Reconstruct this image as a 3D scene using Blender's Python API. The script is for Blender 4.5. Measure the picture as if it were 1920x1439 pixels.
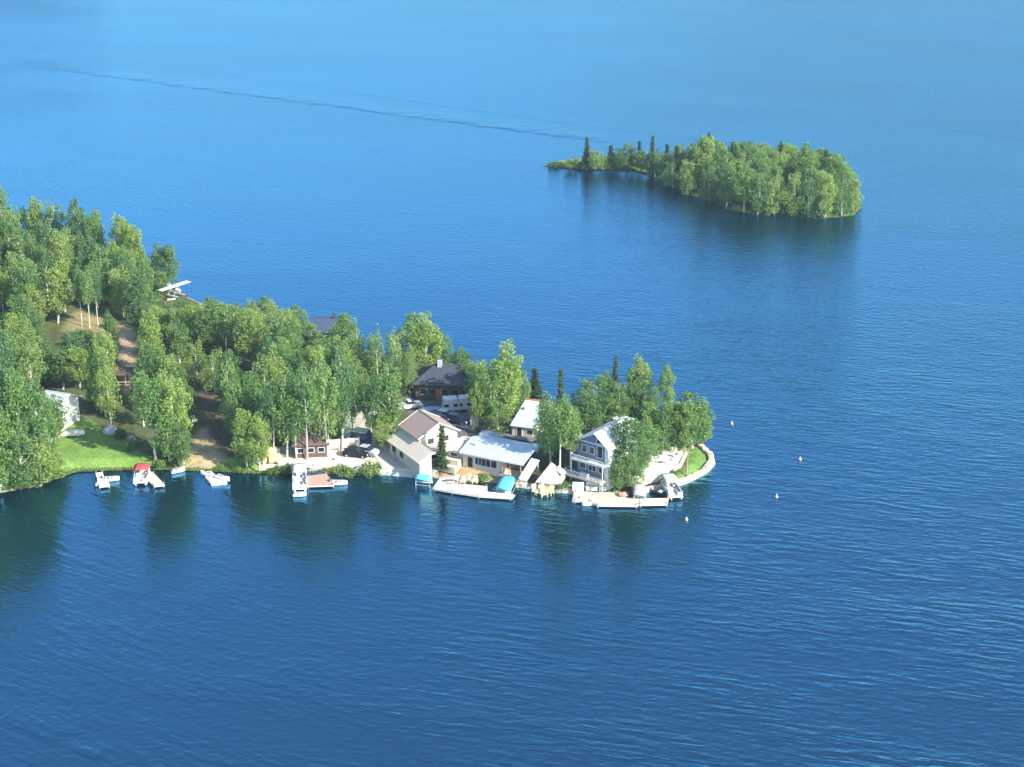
import bpy, math, random
import numpy as np
from mathutils import Vector, Matrix
R = math.radians
SC = bpy.context.scene
for o in list(bpy.data.objects): bpy.data.objects.remove(o)
COL = SC.collection
rng = random.Random(7)

# ------------------------------------------------------------------ camera, sky, sun, exposure
CAM_H, PITCH, F = 115.0, R(20), 3200.0          # F in photo pixels (1920 wide)
cam = bpy.data.cameras.new('camera'); camo = bpy.data.objects.new('camera', cam); COL.objects.link(camo)
camo.location = (0, 0, CAM_H); camo.rotation_euler = (R(90) - PITCH, 0, 0)
cam.sensor_width = 36; cam.lens = 36 * F / 1920; cam.clip_start = 1; cam.clip_end = 20000
SC.camera = camo
SUN_AZ, SUN_EL = R(126), R(32)                  # clockwise from +Y (away from the camera)
sdir = Vector((math.sin(SUN_AZ) * math.cos(SUN_EL), math.cos(SUN_AZ) * math.cos(SUN_EL), math.sin(SUN_EL)))
sun = bpy.data.lights.new('sun', 'SUN'); suno = bpy.data.objects.new('sun', sun); COL.objects.link(suno)
sun.energy = 5.0; sun.angle = R(0.53); sun.color = (1.0, 0.94, 0.84)
suno.rotation_euler = sdir.to_track_quat('Z', 'Y').to_euler()
W = bpy.data.worlds.new('World'); SC.world = W; W.use_nodes = True
wn = W.node_tree; wn.nodes.clear()
sky = wn.nodes.new('ShaderNodeTexSky'); sky.sky_type = 'NISHITA'; sky.sun_disc = False
sky.sun_elevation = SUN_EL; sky.sun_rotation = SUN_AZ; sky.air_density = 1.0; sky.dust_density = 0.4; sky.ozone_density = 2.5
bg = wn.nodes.new('ShaderNodeBackground'); bg.inputs[1].default_value = 0.15
wo = wn.nodes.new('ShaderNodeOutputWorld')
wn.links.new(sky.outputs[0], bg.inputs[0]); wn.links.new(bg.outputs[0], wo.inputs[0])
SC.view_settings.view_transform = 'Standard'; SC.view_settings.look = 'None'
SC.view_settings.exposure = 1.1; SC.view_settings.gamma = 1
SC.cycles.max_bounces = 6; SC.cycles.transparent_max_bounces = 8
try: SC.cycles.use_denoising = True
except Exception: pass

# ------------------------------------------------------------------ geometry of the view -> ground
FW = Vector((0, math.cos(PITCH), -math.sin(PITCH))); UP = Vector((0, math.sin(PITCH), math.cos(PITCH)))
def at(px, py, z=0.0):
    d = Vector(((px - 960) / F, 0, 0)) - UP * ((py - 719.5) / F) + FW
    t = (z - CAM_H) / d.z
    return Vector((d.x * t, d.y * t, z))
def ppm(p):                                     # photo pixels per metre at a world point
    return F / (Vector(p) - Vector((0, 0, CAM_H))).dot(FW)
def proj(p):
    v = Vector(p) - Vector((0, 0, CAM_H)); dz = v.dot(FW)
    return 960 + F * v.x / dz, 719.5 - F * v.dot(UP) / dz

def poly_w(pts, z=0): return np.array([at(x, y, z)[:2] for x, y in pts])
def sdist(poly, X, Y):                          # signed distance, + inside
    X = np.asarray(X, float); Y = np.asarray(Y, float)
    n = len(poly); d2 = np.full(X.shape, 1e18); ins = np.zeros(X.shape, bool)
    for i in range(n):
        ax, ay = poly[i]; bx, by = poly[(i + 1) % n]
        ex, ey = bx - ax, by - ay; L = ex * ex + ey * ey + 1e-12
        t = np.clip(((X - ax) * ex + (Y - ay) * ey) / L, 0, 1)
        d2 = np.minimum(d2, (X - ax - t * ex) ** 2 + (Y - ay - t * ey) ** 2)
        c = ((ay > Y) != (by > Y)) & (X < ex * (Y - ay) / (ey if abs(ey) > 1e-9 else 1e-9) + ax)
        ins ^= c
    d = np.sqrt(d2)
    return np.where(ins, d, -d)
def sm(t): t = np.clip(t, 0, 1); return t * t * (3 - 2 * t)

PEN = poly_w([(-700, 960), (-250, 945), (-60, 938), (0, 925), (60, 914), (110, 898), (140, 886), (200, 883), (260, 881), (320, 882), (420, 884),
    (480, 887), (535, 889), (575, 884), (620, 884), (650, 886), (663, 884), (715, 890), (785, 895), (815, 897), (860, 902), (920, 905), (975, 912), (1010, 917), (1045, 923),
    (1076, 927), (1140, 928), (1200, 925), (1250, 916), (1290, 903), (1321, 887), (1336, 869), (1333, 857), (1320, 844), (1303, 832),
    (1290, 808), (1250, 792), (1200, 776), (1100, 768), (1010, 756), (930, 740), (850, 716), (790, 690), (700, 662), (620, 640),
    (500, 612), (420, 588), (372, 566), (340, 552), (320, 540), (290, 528), (200, 500), (100, 472), (0, 452), (-150, 425), (-400, 400), (-900, 380)])
ISL = poly_w([(1015, 310), (1045, 304), (1085, 300), (1140, 297), (1230, 298), (1290, 292), (1380, 288), (1470, 296), (1550, 318), (1595, 345),
    (1612, 372), (1612, 390), (1596, 403), (1540, 409), (1480, 405), (1420, 402), (1385, 397), (1362, 390), (1320, 376), (1275, 358), (1245, 343), (1215, 328), (1190, 321),
    (1140, 319), (1090, 319), (1045, 314)])
def hgt(d, x, y, isl=False):
    z = 1.25 * sm(d / 3.0) + (0.8 if isl else 1.6) * sm((d - 8) / 30)
    z = np.where(d < 0, d * 0.35, z)
    return z + np.where(d > 2, 0.12 * np.sin(x * .31) * np.cos(y * .27), 0)
def GH(x, y):
    d = float(sdist(PEN, x, y))
    if d > -4: return float(hgt(d, x, y))
    d = float(sdist(ISL, x, y))
    return float(hgt(d, x, y, True)) if d > -4 else 0.0
def on(px, py):                                 # ground point seen at a photo pixel
    z = 1.2
    for _ in range(4):
        p = at(px, py, z); z = max(0, GH(p.x, p.y))
    return at(px, py, z)

# ------------------------------------------------------------------ materials
MATS = {}
def mat(name, col, rough=0.8, var=0.12, scale=1.5, metal=0, bump=0.0, spec=0.3, stripe=None):
    if name in MATS: return MATS[name]
    m = bpy.data.materials.new(name); m.use_nodes = True; nt = m.node_tree; b = nt.nodes['Principled BSDF']
    b.inputs['Roughness'].default_value = rough; b.inputs['Metallic'].default_value = metal
    b.inputs['Specular IOR Level'].default_value = spec
    tc = nt.nodes.new('ShaderNodeTexCoord'); no = nt.nodes.new('ShaderNodeTexNoise')
    no.inputs['Scale'].default_value = scale; no.inputs['Detail'].default_value = 5
    nt.links.new(tc.outputs['Object'], no.inputs['Vector'])
    mr = nt.nodes.new('ShaderNodeMapRange'); mr.inputs[1].default_value = .3; mr.inputs[2].default_value = .7
    mr.inputs[3].default_value = 1 - var; mr.inputs[4].default_value = 1 + var
    nt.links.new(no.outputs[0], mr.inputs[0])
    mx = nt.nodes.new('ShaderNodeVectorMath'); mx.operation = 'SCALE'; mx.inputs[0].default_value = col
    nt.links.new(mr.outputs[0], mx.inputs['Scale'])
    out = mx.outputs[0]
    if stripe:                                  # (axis index, period m, width fraction, darkness)
        sp = nt.nodes.new('ShaderNodeSeparateXYZ'); nt.links.new(tc.outputs['Object'], sp.inputs[0])
        dv = nt.nodes.new('ShaderNodeMath'); dv.operation = 'DIVIDE'; dv.inputs[1].default_value = stripe[1]
        nt.links.new(sp.outputs[stripe[0]], dv.inputs[0])
        fr = nt.nodes.new('ShaderNodeMath'); fr.operation = 'FRACT'; nt.links.new(dv.outputs[0], fr.inputs[0])
        ls = nt.nodes.new('ShaderNodeMath'); ls.operation = 'LESS_THAN'; ls.inputs[1].default_value = stripe[2]; nt.links.new(fr.outputs[0], ls.inputs[0])
        m2 = nt.nodes.new('ShaderNodeMapRange'); m2.inputs[3].default_value = 1; m2.inputs[4].default_value = stripe[3]; nt.links.new(ls.outputs[0], m2.inputs[0])
        m3 = nt.nodes.new('ShaderNodeVectorMath'); m3.operation = 'SCALE'; nt.links.new(out, m3.inputs[0]); nt.links.new(m2.outputs[0], m3.inputs['Scale'])
        out = m3.outputs[0]
    nt.links.new(out, b.inputs['Base Color'])
    if bump:
        bp = nt.nodes.new('ShaderNodeBump'); bp.inputs['Strength'].default_value = bump; bp.inputs['Distance'].default_value = .1
        nt.links.new(no.outputs[0], bp.inputs['Height']); nt.links.new(bp.outputs[0], b.inputs['Normal'])
    MATS[name] = m; return m
M_WHITE = mat('white_paint', (.64, .63, .6), .55, .1)
M_CREAM = mat('cream_siding', (.58, .5, .38), .7, .07, stripe=(2, .22, .12, .82))
M_CREAMR = mat('cream_roofing', (.6, .53, .42), .65, .07, .8, stripe=(0, .6, .1, .8))
M_BROWNR = mat('taupe_shingles', (.32, .24, .205), .85, .12, 2.5, stripe=(0, .35, .1, .88))
M_METALR = mat('pale_blue_metal_roof', (.44, .53, .6), .45, .16, .8, stripe=(0, .6, .12, .74))
M_SLATE = mat('dark_slate_roof', (.05, .06, .075), .8, .2, 1.5)
M_LOG = mat('brown_log_wall', (.13, .085, .06), .8, .2, 2, stripe=(2, .3, .16, .6))
M_BLUEH = mat('blue_grey_siding', (.15, .185, .25), .7, .08, stripe=(2, .25, .12, .8))
M_GLASS = mat('window_glass', (.02, .03, .04), .08, .1, spec=.6)
M_AQUA = mat('aqua_canvas', (.11, .44, .53), .7, .08)
M_AQUAR = mat('aqua_white_roof', (.45, .62, .57), .6, .06, .8)
M_RED = mat('red_canvas', (.55, .07, .08), .7, .12)
M_REDW = mat('rust_trim', (.4, .16, .09), .7, .1)
M_DECKR = mat('reddish_deck_boards', (.46, .3, .24), .8, .12, 3, stripe=(1, .3, .16, .72))
M_DECKP = mat('pale_deck_boards', (.58, .5, .38), .8, .1, 3, stripe=(0, .3, .12, .8))
M_DECKW = mat('white_deck_boards', (.62, .57, .5), .75, .1, 3, stripe=(0, .3, .12, .85))
M_GREY = mat('grey_canvas', (.42, .44, .46), .7, .08)
M_GREYB = mat('blue_grey_tarp', (.27, .34, .42), .55, .15, 1.2, bump=.4)
M_DARK = mat('black_vinyl', (.02, .02, .025), .5, .1)
M_NAVY = mat('navy_paint', (.03, .05, .11), .3, .1, spec=.5)
M_SILVER = mat('silver_paint', (.42, .44, .46), .3, .06, spec=.5)
M_ALU = mat('aluminium', (.7, .71, .72), .35, .06, metal=.5)
M_TYRE = mat('rubber', (.015, .015, .015), .9, .1)
M_WOOD = mat('weathered_wood', (.34, .26, .17), .85, .15, 4)
M_YELLOW = mat('pale_yellow_timber', (.72, .6, .28), .7, .12, 2)
M_YEL2 = mat('pale_yellow_plastic', (.8, .7, .36), .5, .08, 2)
M_BUOY = mat('pink_buoy_plastic', (.85, .35, .35), .4, .05)
M_STONE = mat('pale_boulder', (.52, .46, .35), .9, .35, 1.6, bump=.8)
M_CONC = mat('pale_concrete', (.5, .46, .4), .9, .08, .7, bump=.2)
M_BARK = mat('pale_birch_bark', (.58, .53, .43), .85, .2, 2.2)
M_BARKD = mat('dark_spruce_bark', (.1, .08, .06), .9, .2, 3)
M_LAMP = mat('headlight_glass', (.75, .75, .72), .2, .05, spec=.6)

def leaf_mat(name, a, b, c, trans=.3):
    m = bpy.data.materials.new(name); m.use_nodes = True; nt = m.node_tree; p = nt.nodes['Principled BSDF']
    p.inputs['Roughness'].default_value = .55; p.inputs['Specular IOR Level'].default_value = .45
    oi = nt.nodes.new('ShaderNodeObjectInfo'); tc = nt.nodes.new('ShaderNodeTexCoord')
    no = nt.nodes.new('ShaderNodeTexNoise'); no.inputs['Scale'].default_value = .55; no.inputs['Detail'].default_value = 3
    nt.links.new(tc.outputs['Object'], no.inputs['Vector'])
    ad = nt.nodes.new('ShaderNodeMath'); ad.operation = 'ADD'; nt.links.new(oi.outputs['Random'], ad.inputs[0]); nt.links.new(no.outputs[0], ad.inputs[1])
    ml = nt.nodes.new('ShaderNodeMath'); ml.operation = 'MULTIPLY'; ml.inputs[1].default_value = .5; nt.links.new(ad.outputs[0], ml.inputs[0])
    cr = nt.nodes.new('ShaderNodeValToRGB'); e = cr.color_ramp.elements
    e[0].position = .25; e[0].color = (*a, 1); e[1].position = .75; e[1].color = (*c, 1); k = e.new(.5); k.color = (*b, 1)
    nt.links.new(ml.outputs[0], cr.inputs[0]); nt.links.new(cr.outputs[0], p.inputs['Base Color'])
    tr = nt.nodes.new('ShaderNodeBsdfTranslucent'); nt.links.new(cr.outputs[0], tr.inputs[0])
    mx = nt.nodes.new('ShaderNodeMixShader'); mx.inputs[0].default_value = trans
    nt.links.new(p.outputs[0], mx.inputs[1]); nt.links.new(tr.outputs[0], mx.inputs[2])
    nt.links.new(mx.outputs[0], nt.nodes['Material Output'].inputs[0]); return m
M_LEAF = leaf_mat('birch_leaves', (.11, .225, .075), (.2, .33, .085), (.32, .43, .1), .48)
M_NEEDLE = leaf_mat('spruce_needles', (.025, .06, .028), (.04, .085, .03), (.06, .11, .035), .1)
M_SHRUB = leaf_mat('shrub_leaves', (.09, .17, .045), (.16, .25, .06), (.24, .32, .07), .35)
M_RUST = leaf_mat('rusty_leaves', (.2, .11, .04), (.28, .15, .05), (.26, .2, .06))

# ------------------------------------------------------------------ mesh building
class MB:
    def __init__(s): s.v = []; s.f = []
    def add(s, vs, fs):
        n = len(s.v); s.v += [tuple(v) for v in vs]; s.f += [tuple(i + n for i in f) for f in fs]; return s
    def box(s, cx, cy, z0, sx, sy, sz, rz=0.0, taper=0.0):
        c, q = math.cos(rz), math.sin(rz); vs = []
        for k, t in ((0, 1), (1, 1 - taper)):
            for x, y in ((-1, -1), (1, -1), (1, 1), (-1, 1)):
                lx, ly = x * sx / 2 * t, y * sy / 2 * t
                vs.append((cx + lx * c - ly * q, cy + lx * q + ly * c, z0 + k * sz))
        return s.add(vs, [(3, 2, 1, 0), (4, 5, 6, 7), (0, 1, 5, 4), (1, 2, 6, 5), (2, 3, 7, 6), (3, 0, 4, 7)])
    def prism(s, poly, z0, z1):
        n = len(poly); vs = [(x, y, z0) for x, y in poly] + [(x, y, z1) for x, y in poly]
        a = sum(poly[i][0] * poly[(i + 1) % n][1] - poly[(i + 1) % n][0] * poly[i][1] for i in range(n))
        if a < 0: vs = vs[:n][::-1] + vs[n:][::-1]
        return s.add(vs, [tuple(range(n))[::-1], tuple(range(n, 2 * n))] + [(i, (i + 1) % n, n + (i + 1) % n, n + i) for i in range(n)])
    def slab(s, pts, th):                       # four 3-D points, thickened downward
        p = [Vector(q) for q in pts]; nn = (p[1] - p[0]).cross(p[2] - p[0]).normalized()
        if nn.z < 0: p = p[::-1]; nn = -nn
        return s.add([q - nn * th for q in p] + p, [(3, 2, 1, 0), (4, 5, 6, 7), (0, 1, 5, 4), (1, 2, 6, 5), (2, 3, 7, 6), (3, 0, 4, 7)])
    def extr(s, prof, axis, a, b):              # profile in (other axis, z) extruded along axis
        n = len(prof)
        f = (lambda u, z, t: (t, u, z)) if axis == 'x' else (lambda u, z, t: (u, t, z))
        vs = [f(u, z, a) for u, z in prof] + [f(u, z, b) for u, z in prof]
        return s.add(vs, [tuple(range(n)), tuple(range(n, 2 * n))[::-1]] + [(i, n + i, n + (i + 1) % n, (i + 1) % n) for i in range(n)])
    def tube(s, p0, p1, r0, r1=None, n=8):
        r1 = r0 if r1 is None else r1; p0, p1 = Vector(p0), Vector(p1); d = (p1 - p0).normalized()
        a = d.cross(Vector((0, 0, 1)) if abs(d.z) < .9 else Vector((1, 0, 0))).normalized(); b = d.cross(a)
        vs = []
        for p, r in ((p0, r0), (p1, r1)):
            for i in range(n):
                t = 2 * math.pi * i / n; vs.append(p + a * math.cos(t) * r + b * math.sin(t) * r)
        return s.add(vs, [(i, (i + 1) % n, n + (i + 1) % n, n + i) for i in range(n)] + [tuple(range(n))[::-1], tuple(range(n, 2 * n))])
    def loft(s, secs):                          # equal-length rings
        n = len(secs[0]); vs = [p for q in secs for p in q]; fs = []
        for k in range(len(secs) - 1):
            for i in range(n): fs.append((k * n + i, k * n + (i + 1) % n, (k + 1) * n + (i + 1) % n, (k + 1) * n + i))
        fs += [tuple(range(n))[::-1], tuple(range((len(secs) - 1) * n, len(secs) * n))]
        return s.add(vs, fs)
    def ell(s, c, r, u=10, v=7, jit=0, seed=0):
        g = random.Random(seed); vs = []; fs = []
        for j in range(v + 1):
            ph = math.pi * j / v
            for i in range(u):
                th = 2 * math.pi * i / u; k = 1 + jit * g.uniform(-1, 1)
                vs.append((c[0] + r[0] * math.sin(ph) * math.cos(th) * k, c[1] + r[1] * math.sin(ph) * math.sin(th) * k, c[2] - r[2] * math.cos(ph) * k))
        for j in range(v):
            for i in range(u): fs.append((j * u + i, j * u + (i + 1) % u, (j + 1) * u + (i + 1) % u, (j + 1) * u + i))
        return s.add(vs, fs)
    def mesh(s, name, m, smooth=False):
        me = bpy.data.meshes.new(name); me.from_pydata(s.v, [], s.f); me.materials.append(m); me.validate()
        if smooth: me.polygons.foreach_set('use_smooth', [True] * len(me.polygons))
        me.update(); return me
    def build(s, name, m, parent=None, smooth=False):
        me = s.mesh(name, m, smooth)
        import bmesh
        bm = bmesh.new(); bm.from_mesh(me); bmesh.ops.recalc_face_normals(bm, faces=bm.faces); bm.to_mesh(me); bm.free()
        o = bpy.data.objects.new(name, me); COL.objects.link(o)
        if parent: o.parent = parent
        return o
def tag(o, label=None, cat=None, group=None, kind=None):
    for k, v in (('label', label), ('category', cat), ('group', group), ('kind', kind)):
        if v: o[k] = v
    return o
def thing(name, p, rz, label, cat, group=None):
    o = bpy.data.objects.new(name, None); o.empty_display_size = .5; COL.objects.link(o)
    o.location = p; o.rotation_euler = (0, 0, rz); return tag(o, label, cat, group)
def copy_thing(src, p, rz, label=None, scale=None, group=None):
    r = src.copy(); COL.objects.link(r); r.location = p; r.rotation_euler = (0, 0, rz)
    if scale: r.scale = scale
    if label: r['label'] = label
    if group: r['group'] = group
    for c in list(src.children):
        d = c.copy(); COL.objects.link(d); d.parent = r
        for g in list(c.children):
            h = g.copy(); COL.objects.link(h); h.parent = d
    return r
def frame(pa, pb):                              # heading of the edge a -> b
    return math.atan2(pb.y - pa.y, pb.x - pa.x)
exec_parts = True
# ------------------------------------------------------------------ water
def water():
    m = bpy.data.materials.new('lake_water'); m.use_nodes = True; nt = m.node_tree; N = nt.nodes; L = nt.links
    N.remove(N['Principled BSDF'])
    geo = N.new('ShaderNodeNewGeometry')
    def math_(op, a, b=None, c=None):
        n = N.new('ShaderNodeMath'); n.operation = op
        for i, v in enumerate((a, b, c)):
            if v is None: continue
            if isinstance(v, (int, float)): n.inputs[i].default_value = v
            else: L.new(v, n.inputs[i])
        return n.outputs[0]
    def noise(rot, sx, sy, scale, detail=2, rough=.5, dist=0.0):
        mp = N.new('ShaderNodeMapping'); mp.vector_type = 'TEXTURE'
        mp.inputs['Rotation'].default_value = (0, 0, rot); mp.inputs['Scale'].default_value = (1 / sx, 1 / sy, 1)
        L.new(geo.outputs['Position'], mp.inputs[0])
        n = N.new('ShaderNodeTexNoise'); n.inputs['Scale'].default_value = scale; n.inputs['Detail'].default_value = detail
        n.inputs['Roughness'].default_value = rough; n.inputs['Distortion'].default_value = dist
        L.new(mp.outputs[0], n.inputs[0]); return n.outputs[0]
    def rng_(x, a, b, c, d):
        n = N.new('ShaderNodeMapRange'); n.interpolation_type = 'SMOOTHSTEP'
        for i, v in zip((1, 2, 3, 4), (a, b, c, d)): n.inputs[i].default_value = v
        L.new(x, n.inputs[0]); return n.outputs[0]
    sp = N.new('ShaderNodeSeparateXYZ'); L.new(geo.outputs['Position'], sp.inputs[0]); X, Y = sp.outputs[0], sp.outputs[1]
    # sheltered lee near the shores is calmer, open water choppier
    gust = noise(-.3, .8, 1.6, .013, 3, .55)
    patch = noise(-.35, 1, 2.0, .05, 2)
    openw = rng_(math_('ADD', X, math_('MULTIPLY', Y, -.10)), -60, 70, .5, 1.0)
    amp = math_('MULTIPLY', openw, rng_(gust, .35, .65, .8, 1.12))
    w1 = noise(-.27, .21, 1, .95, 1, .5, .35)      # long crests about 1.2 m apart, running down to the right
    w1b = noise(-.62, .19, 1, .9, 1, .5, .25)      # the same train seen further left, steeper heading
    lr = rng_(X, -70, 10, 1, 0)
    mixn = N.new('ShaderNodeMix'); mixn.data_type = 'FLOAT'; L.new(lr, mixn.inputs[0]); L.new(w1, mixn.inputs[2]); L.new(w1b, mixn.inputs[3])
    w2 = noise(.1, .6, 1, 1.0, 3, .62)            # cross chop
    w3 = noise(-.2, .45, 1, .22, 2, .5)            # slow swell
    near = rng_(Y, 250, 420, 1.0, .35)
    grp = rng_(patch, .36, .62, .5, 1.0)
    h = math_('MULTIPLY', math_('MULTIPLY', mixn.outputs[0], math_('MULTIPLY', near, grp)), .64)
    far = rng_(Y, 300, 620, .0, 1.0)
    w4 = noise(.15, .6, 1, .42, 3, .65)
    h = math_('ADD', h, math_('MULTIPLY', w2, math_('ADD', math_('MULTIPLY', far, .35), .38)))
    h = math_('ADD', h, math_('MULTIPLY', w4, math_('MULTIPLY', far, .15)))
    h = math_('ADD', h, math_('MULTIPLY', w3, .14))
    h = math_('MULTIPLY', h, amp)
    # old boat wakes: low ridges along lines in the water
    wob = noise(0, 1, 1, .06, 3, .6)
    brk = noise(.4, 1, 1, .11, 3, .6)
    def wake(pa, pb, width, height, fade0=.12):
        a, b = at(*pa), at(*pb); d = (b - a); ln = d.length; d.normalize(); n = Vector((-d.y, d.x, 0))
        s = math_('ADD', math_('ADD', math_('MULTIPLY', X, n.x), math_('MULTIPLY', Y, n.y)), -(a.x * n.x + a.y * n.y))
        s = math_('ADD', s, math_('MULTIPLY', math_('SUBTRACT', wob, .5), width * 4.5))
        t = math_('DIVIDE', math_('ADD', math_('ADD', math_('MULTIPLY', X, d.x), math_('MULTIPLY', Y, d.y)), -(a.x * d.x + a.y * d.y)), ln)
        near_s = math_('DIVIDE', math_('MINIMUM', s, 0), width); far_s = math_('DIVIDE', math_('MAXIMUM', s, 0), width * 5)
        g = math_('EXPONENT', math_('MULTIPLY', math_('ADD', math_('MULTIPLY', near_s, near_s), math_('MULTIPLY', far_s, far_s)), -1))
        f = math_('MULTIPLY', rng_(t, 0, fade0, 0, 1), rng_(t, 1 - .06, 1, 1, 0))
        return math_('MULTIPLY', math_('MULTIPLY', math_('MULTIPLY', g, f), rng_(brk, .35, .6, .35, 1.2)), height)
    for w in (((-30, 112), (1180, 272), 1.7, .62), ((-400, 20), (1250, 258), 1.3, .16), ((140, 60), (420, 4), 1.6, -.28), ((0, 1345), (190, 1425), .5, .11, .02),
              ((430, 1265), (760, 1350), .35, .07), ((1280, 255), (1460, 285), 1.5, .2), ((1760, 240), (1950, 265), 1.4, .2), ((1100, 235), (1950, 335), 1.5, .06)):
        h = math_('ADD', h, wake(*w))
    bp = N.new('ShaderNodeBump'); bp.inputs['Strength'].default_value = 1; bp.inputs['Distance'].default_value = WAVE
    L.new(h, bp.inputs['Height'])
    fr = N.new('ShaderNodeFresnel'); fr.inputs[0].default_value = 1.52; L.new(bp.outputs[0], fr.inputs[1])
    df = N.new('ShaderNodeBsdfDiffuse'); df.inputs[0].default_value = (.003, .014, .026, 1)
    gl = N.new('ShaderNodeBsdfGlossy'); gl.inputs[0].default_value = (.235, .665, 1.0, 1); gl.inputs['Roughness'].default_value = .09
    L.new(bp.outputs[0], gl.inputs['Normal'])
    mx = N.new('ShaderNodeMixShader'); L.new(math_('MINIMUM', math_('MULTIPLY', math_('POWER', fr.outputs[0], .62), FRM), .52), mx.inputs[0]); L.new(df.outputs[0], mx.inputs[1]); L.new(gl.outputs[0], mx.inputs[2])
    L.new(mx.outputs[0], N['Material Output'].inputs[0])
    b = MB(); S = 2980; b.add([(-S, 900 - S, 0), (S, 900 - S, 0), (S, 900 + S, 0), (-S, 900 + S, 0)], [(0, 1, 2, 3)])
    o = b.build('water', m); tag(o, 'rippled deep blue lake water', kind='structure'); o.pop('label', None)
WAVE, FRM = .45, 1.04
water()

# ------------------------------------------------------------------ ground of the peninsula and of the island
def ground(name, poly, cell, zones, base, isl=False, xmin=-190):
    x0, y0 = poly.min(0) - 3; x1, y1 = poly.max(0) + 3; x0 = max(x0, xmin)
    xs = np.arange(x0, x1, cell); ys = np.arange(y0, y1, cell); X, Y = np.meshgrid(xs, ys)
    g = np.random.default_rng(3)
    X = X + g.uniform(-.12, .12, X.shape) * cell; Y = Y + g.uniform(-.12, .12, Y.shape) * cell
    D = sdist(poly, X, Y); Z = hgt(D, X, Y, isl); Z = Z + np.where(D > .3, g.uniform(-.03, .03, X.shape), 0)
    C = np.zeros(X.shape + (3,)) + np.array(base)
    for pts, col, soft in zones:
        if isinstance(pts, float): w = sm((pts - np.abs(D)) / soft + .5)     # band along the shore
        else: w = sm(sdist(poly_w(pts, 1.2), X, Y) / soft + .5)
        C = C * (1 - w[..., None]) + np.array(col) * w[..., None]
    ny, nx = X.shape; idx = -np.ones(X.shape, int); keep = D > -2.5; idx[keep] = np.arange(keep.sum())
    V = np.stack([X[keep], Y[keep], Z[keep]], 1)
    a, b, c, d = idx[:-1, :-1], idx[:-1, 1:], idx[1:, 1:], idx[1:, :-1]
    ok = (a >= 0) & (b >= 0) & (c >= 0) & (d >= 0)
    Fc = np.stack([a[ok], b[ok], c[ok], d[ok]], 1)
    me = bpy.data.meshes.new(name); me.from_pydata(V.tolist(), [], Fc.tolist())
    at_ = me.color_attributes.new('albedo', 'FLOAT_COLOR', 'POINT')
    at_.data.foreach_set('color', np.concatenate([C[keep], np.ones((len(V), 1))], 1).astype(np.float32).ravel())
    me.polygons.foreach_set('use_smooth', [True] * len(me.polygons))
    m = bpy.data.materials.get('earth_and_grass')
    if not m:
        m = bpy.data.materials.new('earth_and_grass'); m.use_nodes = True; nt = m.node_tree; p = nt.nodes['Principled BSDF']; p.inputs['Roughness'].default_value = .95
        p.inputs['Specular IOR Level'].default_value = .1
        va = nt.nodes.new('ShaderNodeVertexColor'); va.layer_name = 'albedo'
        ge = nt.nodes.new('ShaderNodeNewGeometry'); res = va.outputs[0]
        for sc, lo, hi in ((2.2, .72, 1.28), (.35, .8, 1.2)):
            no = nt.nodes.new('ShaderNodeTexNoise'); no.inputs['Scale'].default_value = sc; no.inputs['Detail'].default_value = 6; nt.links.new(ge.outputs['Position'], no.inputs[0])
            mr = nt.nodes.new('ShaderNodeMapRange'); mr.inputs[1].default_value = .3; mr.inputs[2].default_value = .7; mr.inputs[3].default_value = lo; mr.inputs[4].default_value = hi
            nt.links.new(no.outputs[0], mr.inputs[0])
            v = nt.nodes.new('ShaderNodeVectorMath'); v.operation = 'SCALE'; nt.links.new(res, v.inputs[0]); nt.links.new(mr.outputs[0], v.inputs['Scale']); res = v.outputs[0]
        nt.links.new(res, p.inputs['Base Color'])
        bp = nt.nodes.new('ShaderNodeBump'); bp.inputs['Distance'].default_value = .12; bp.inputs['Strength'].default_value = .7
        nt.links.new(no.outputs[0], bp.inputs['Height']); nt.links.new(bp.outputs[0], p.inputs['Normal'])
    me.materials.append(m); o = bpy.data.objects.new(name, me); COL.objects.link(o); o['kind'] = 'structure'; return o
GRASS = (.15, .25, .055); TAN = (.36, .28, .15); GRAV = (.56, .51, .43); SOIL = (.11, .085, .06)
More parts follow.
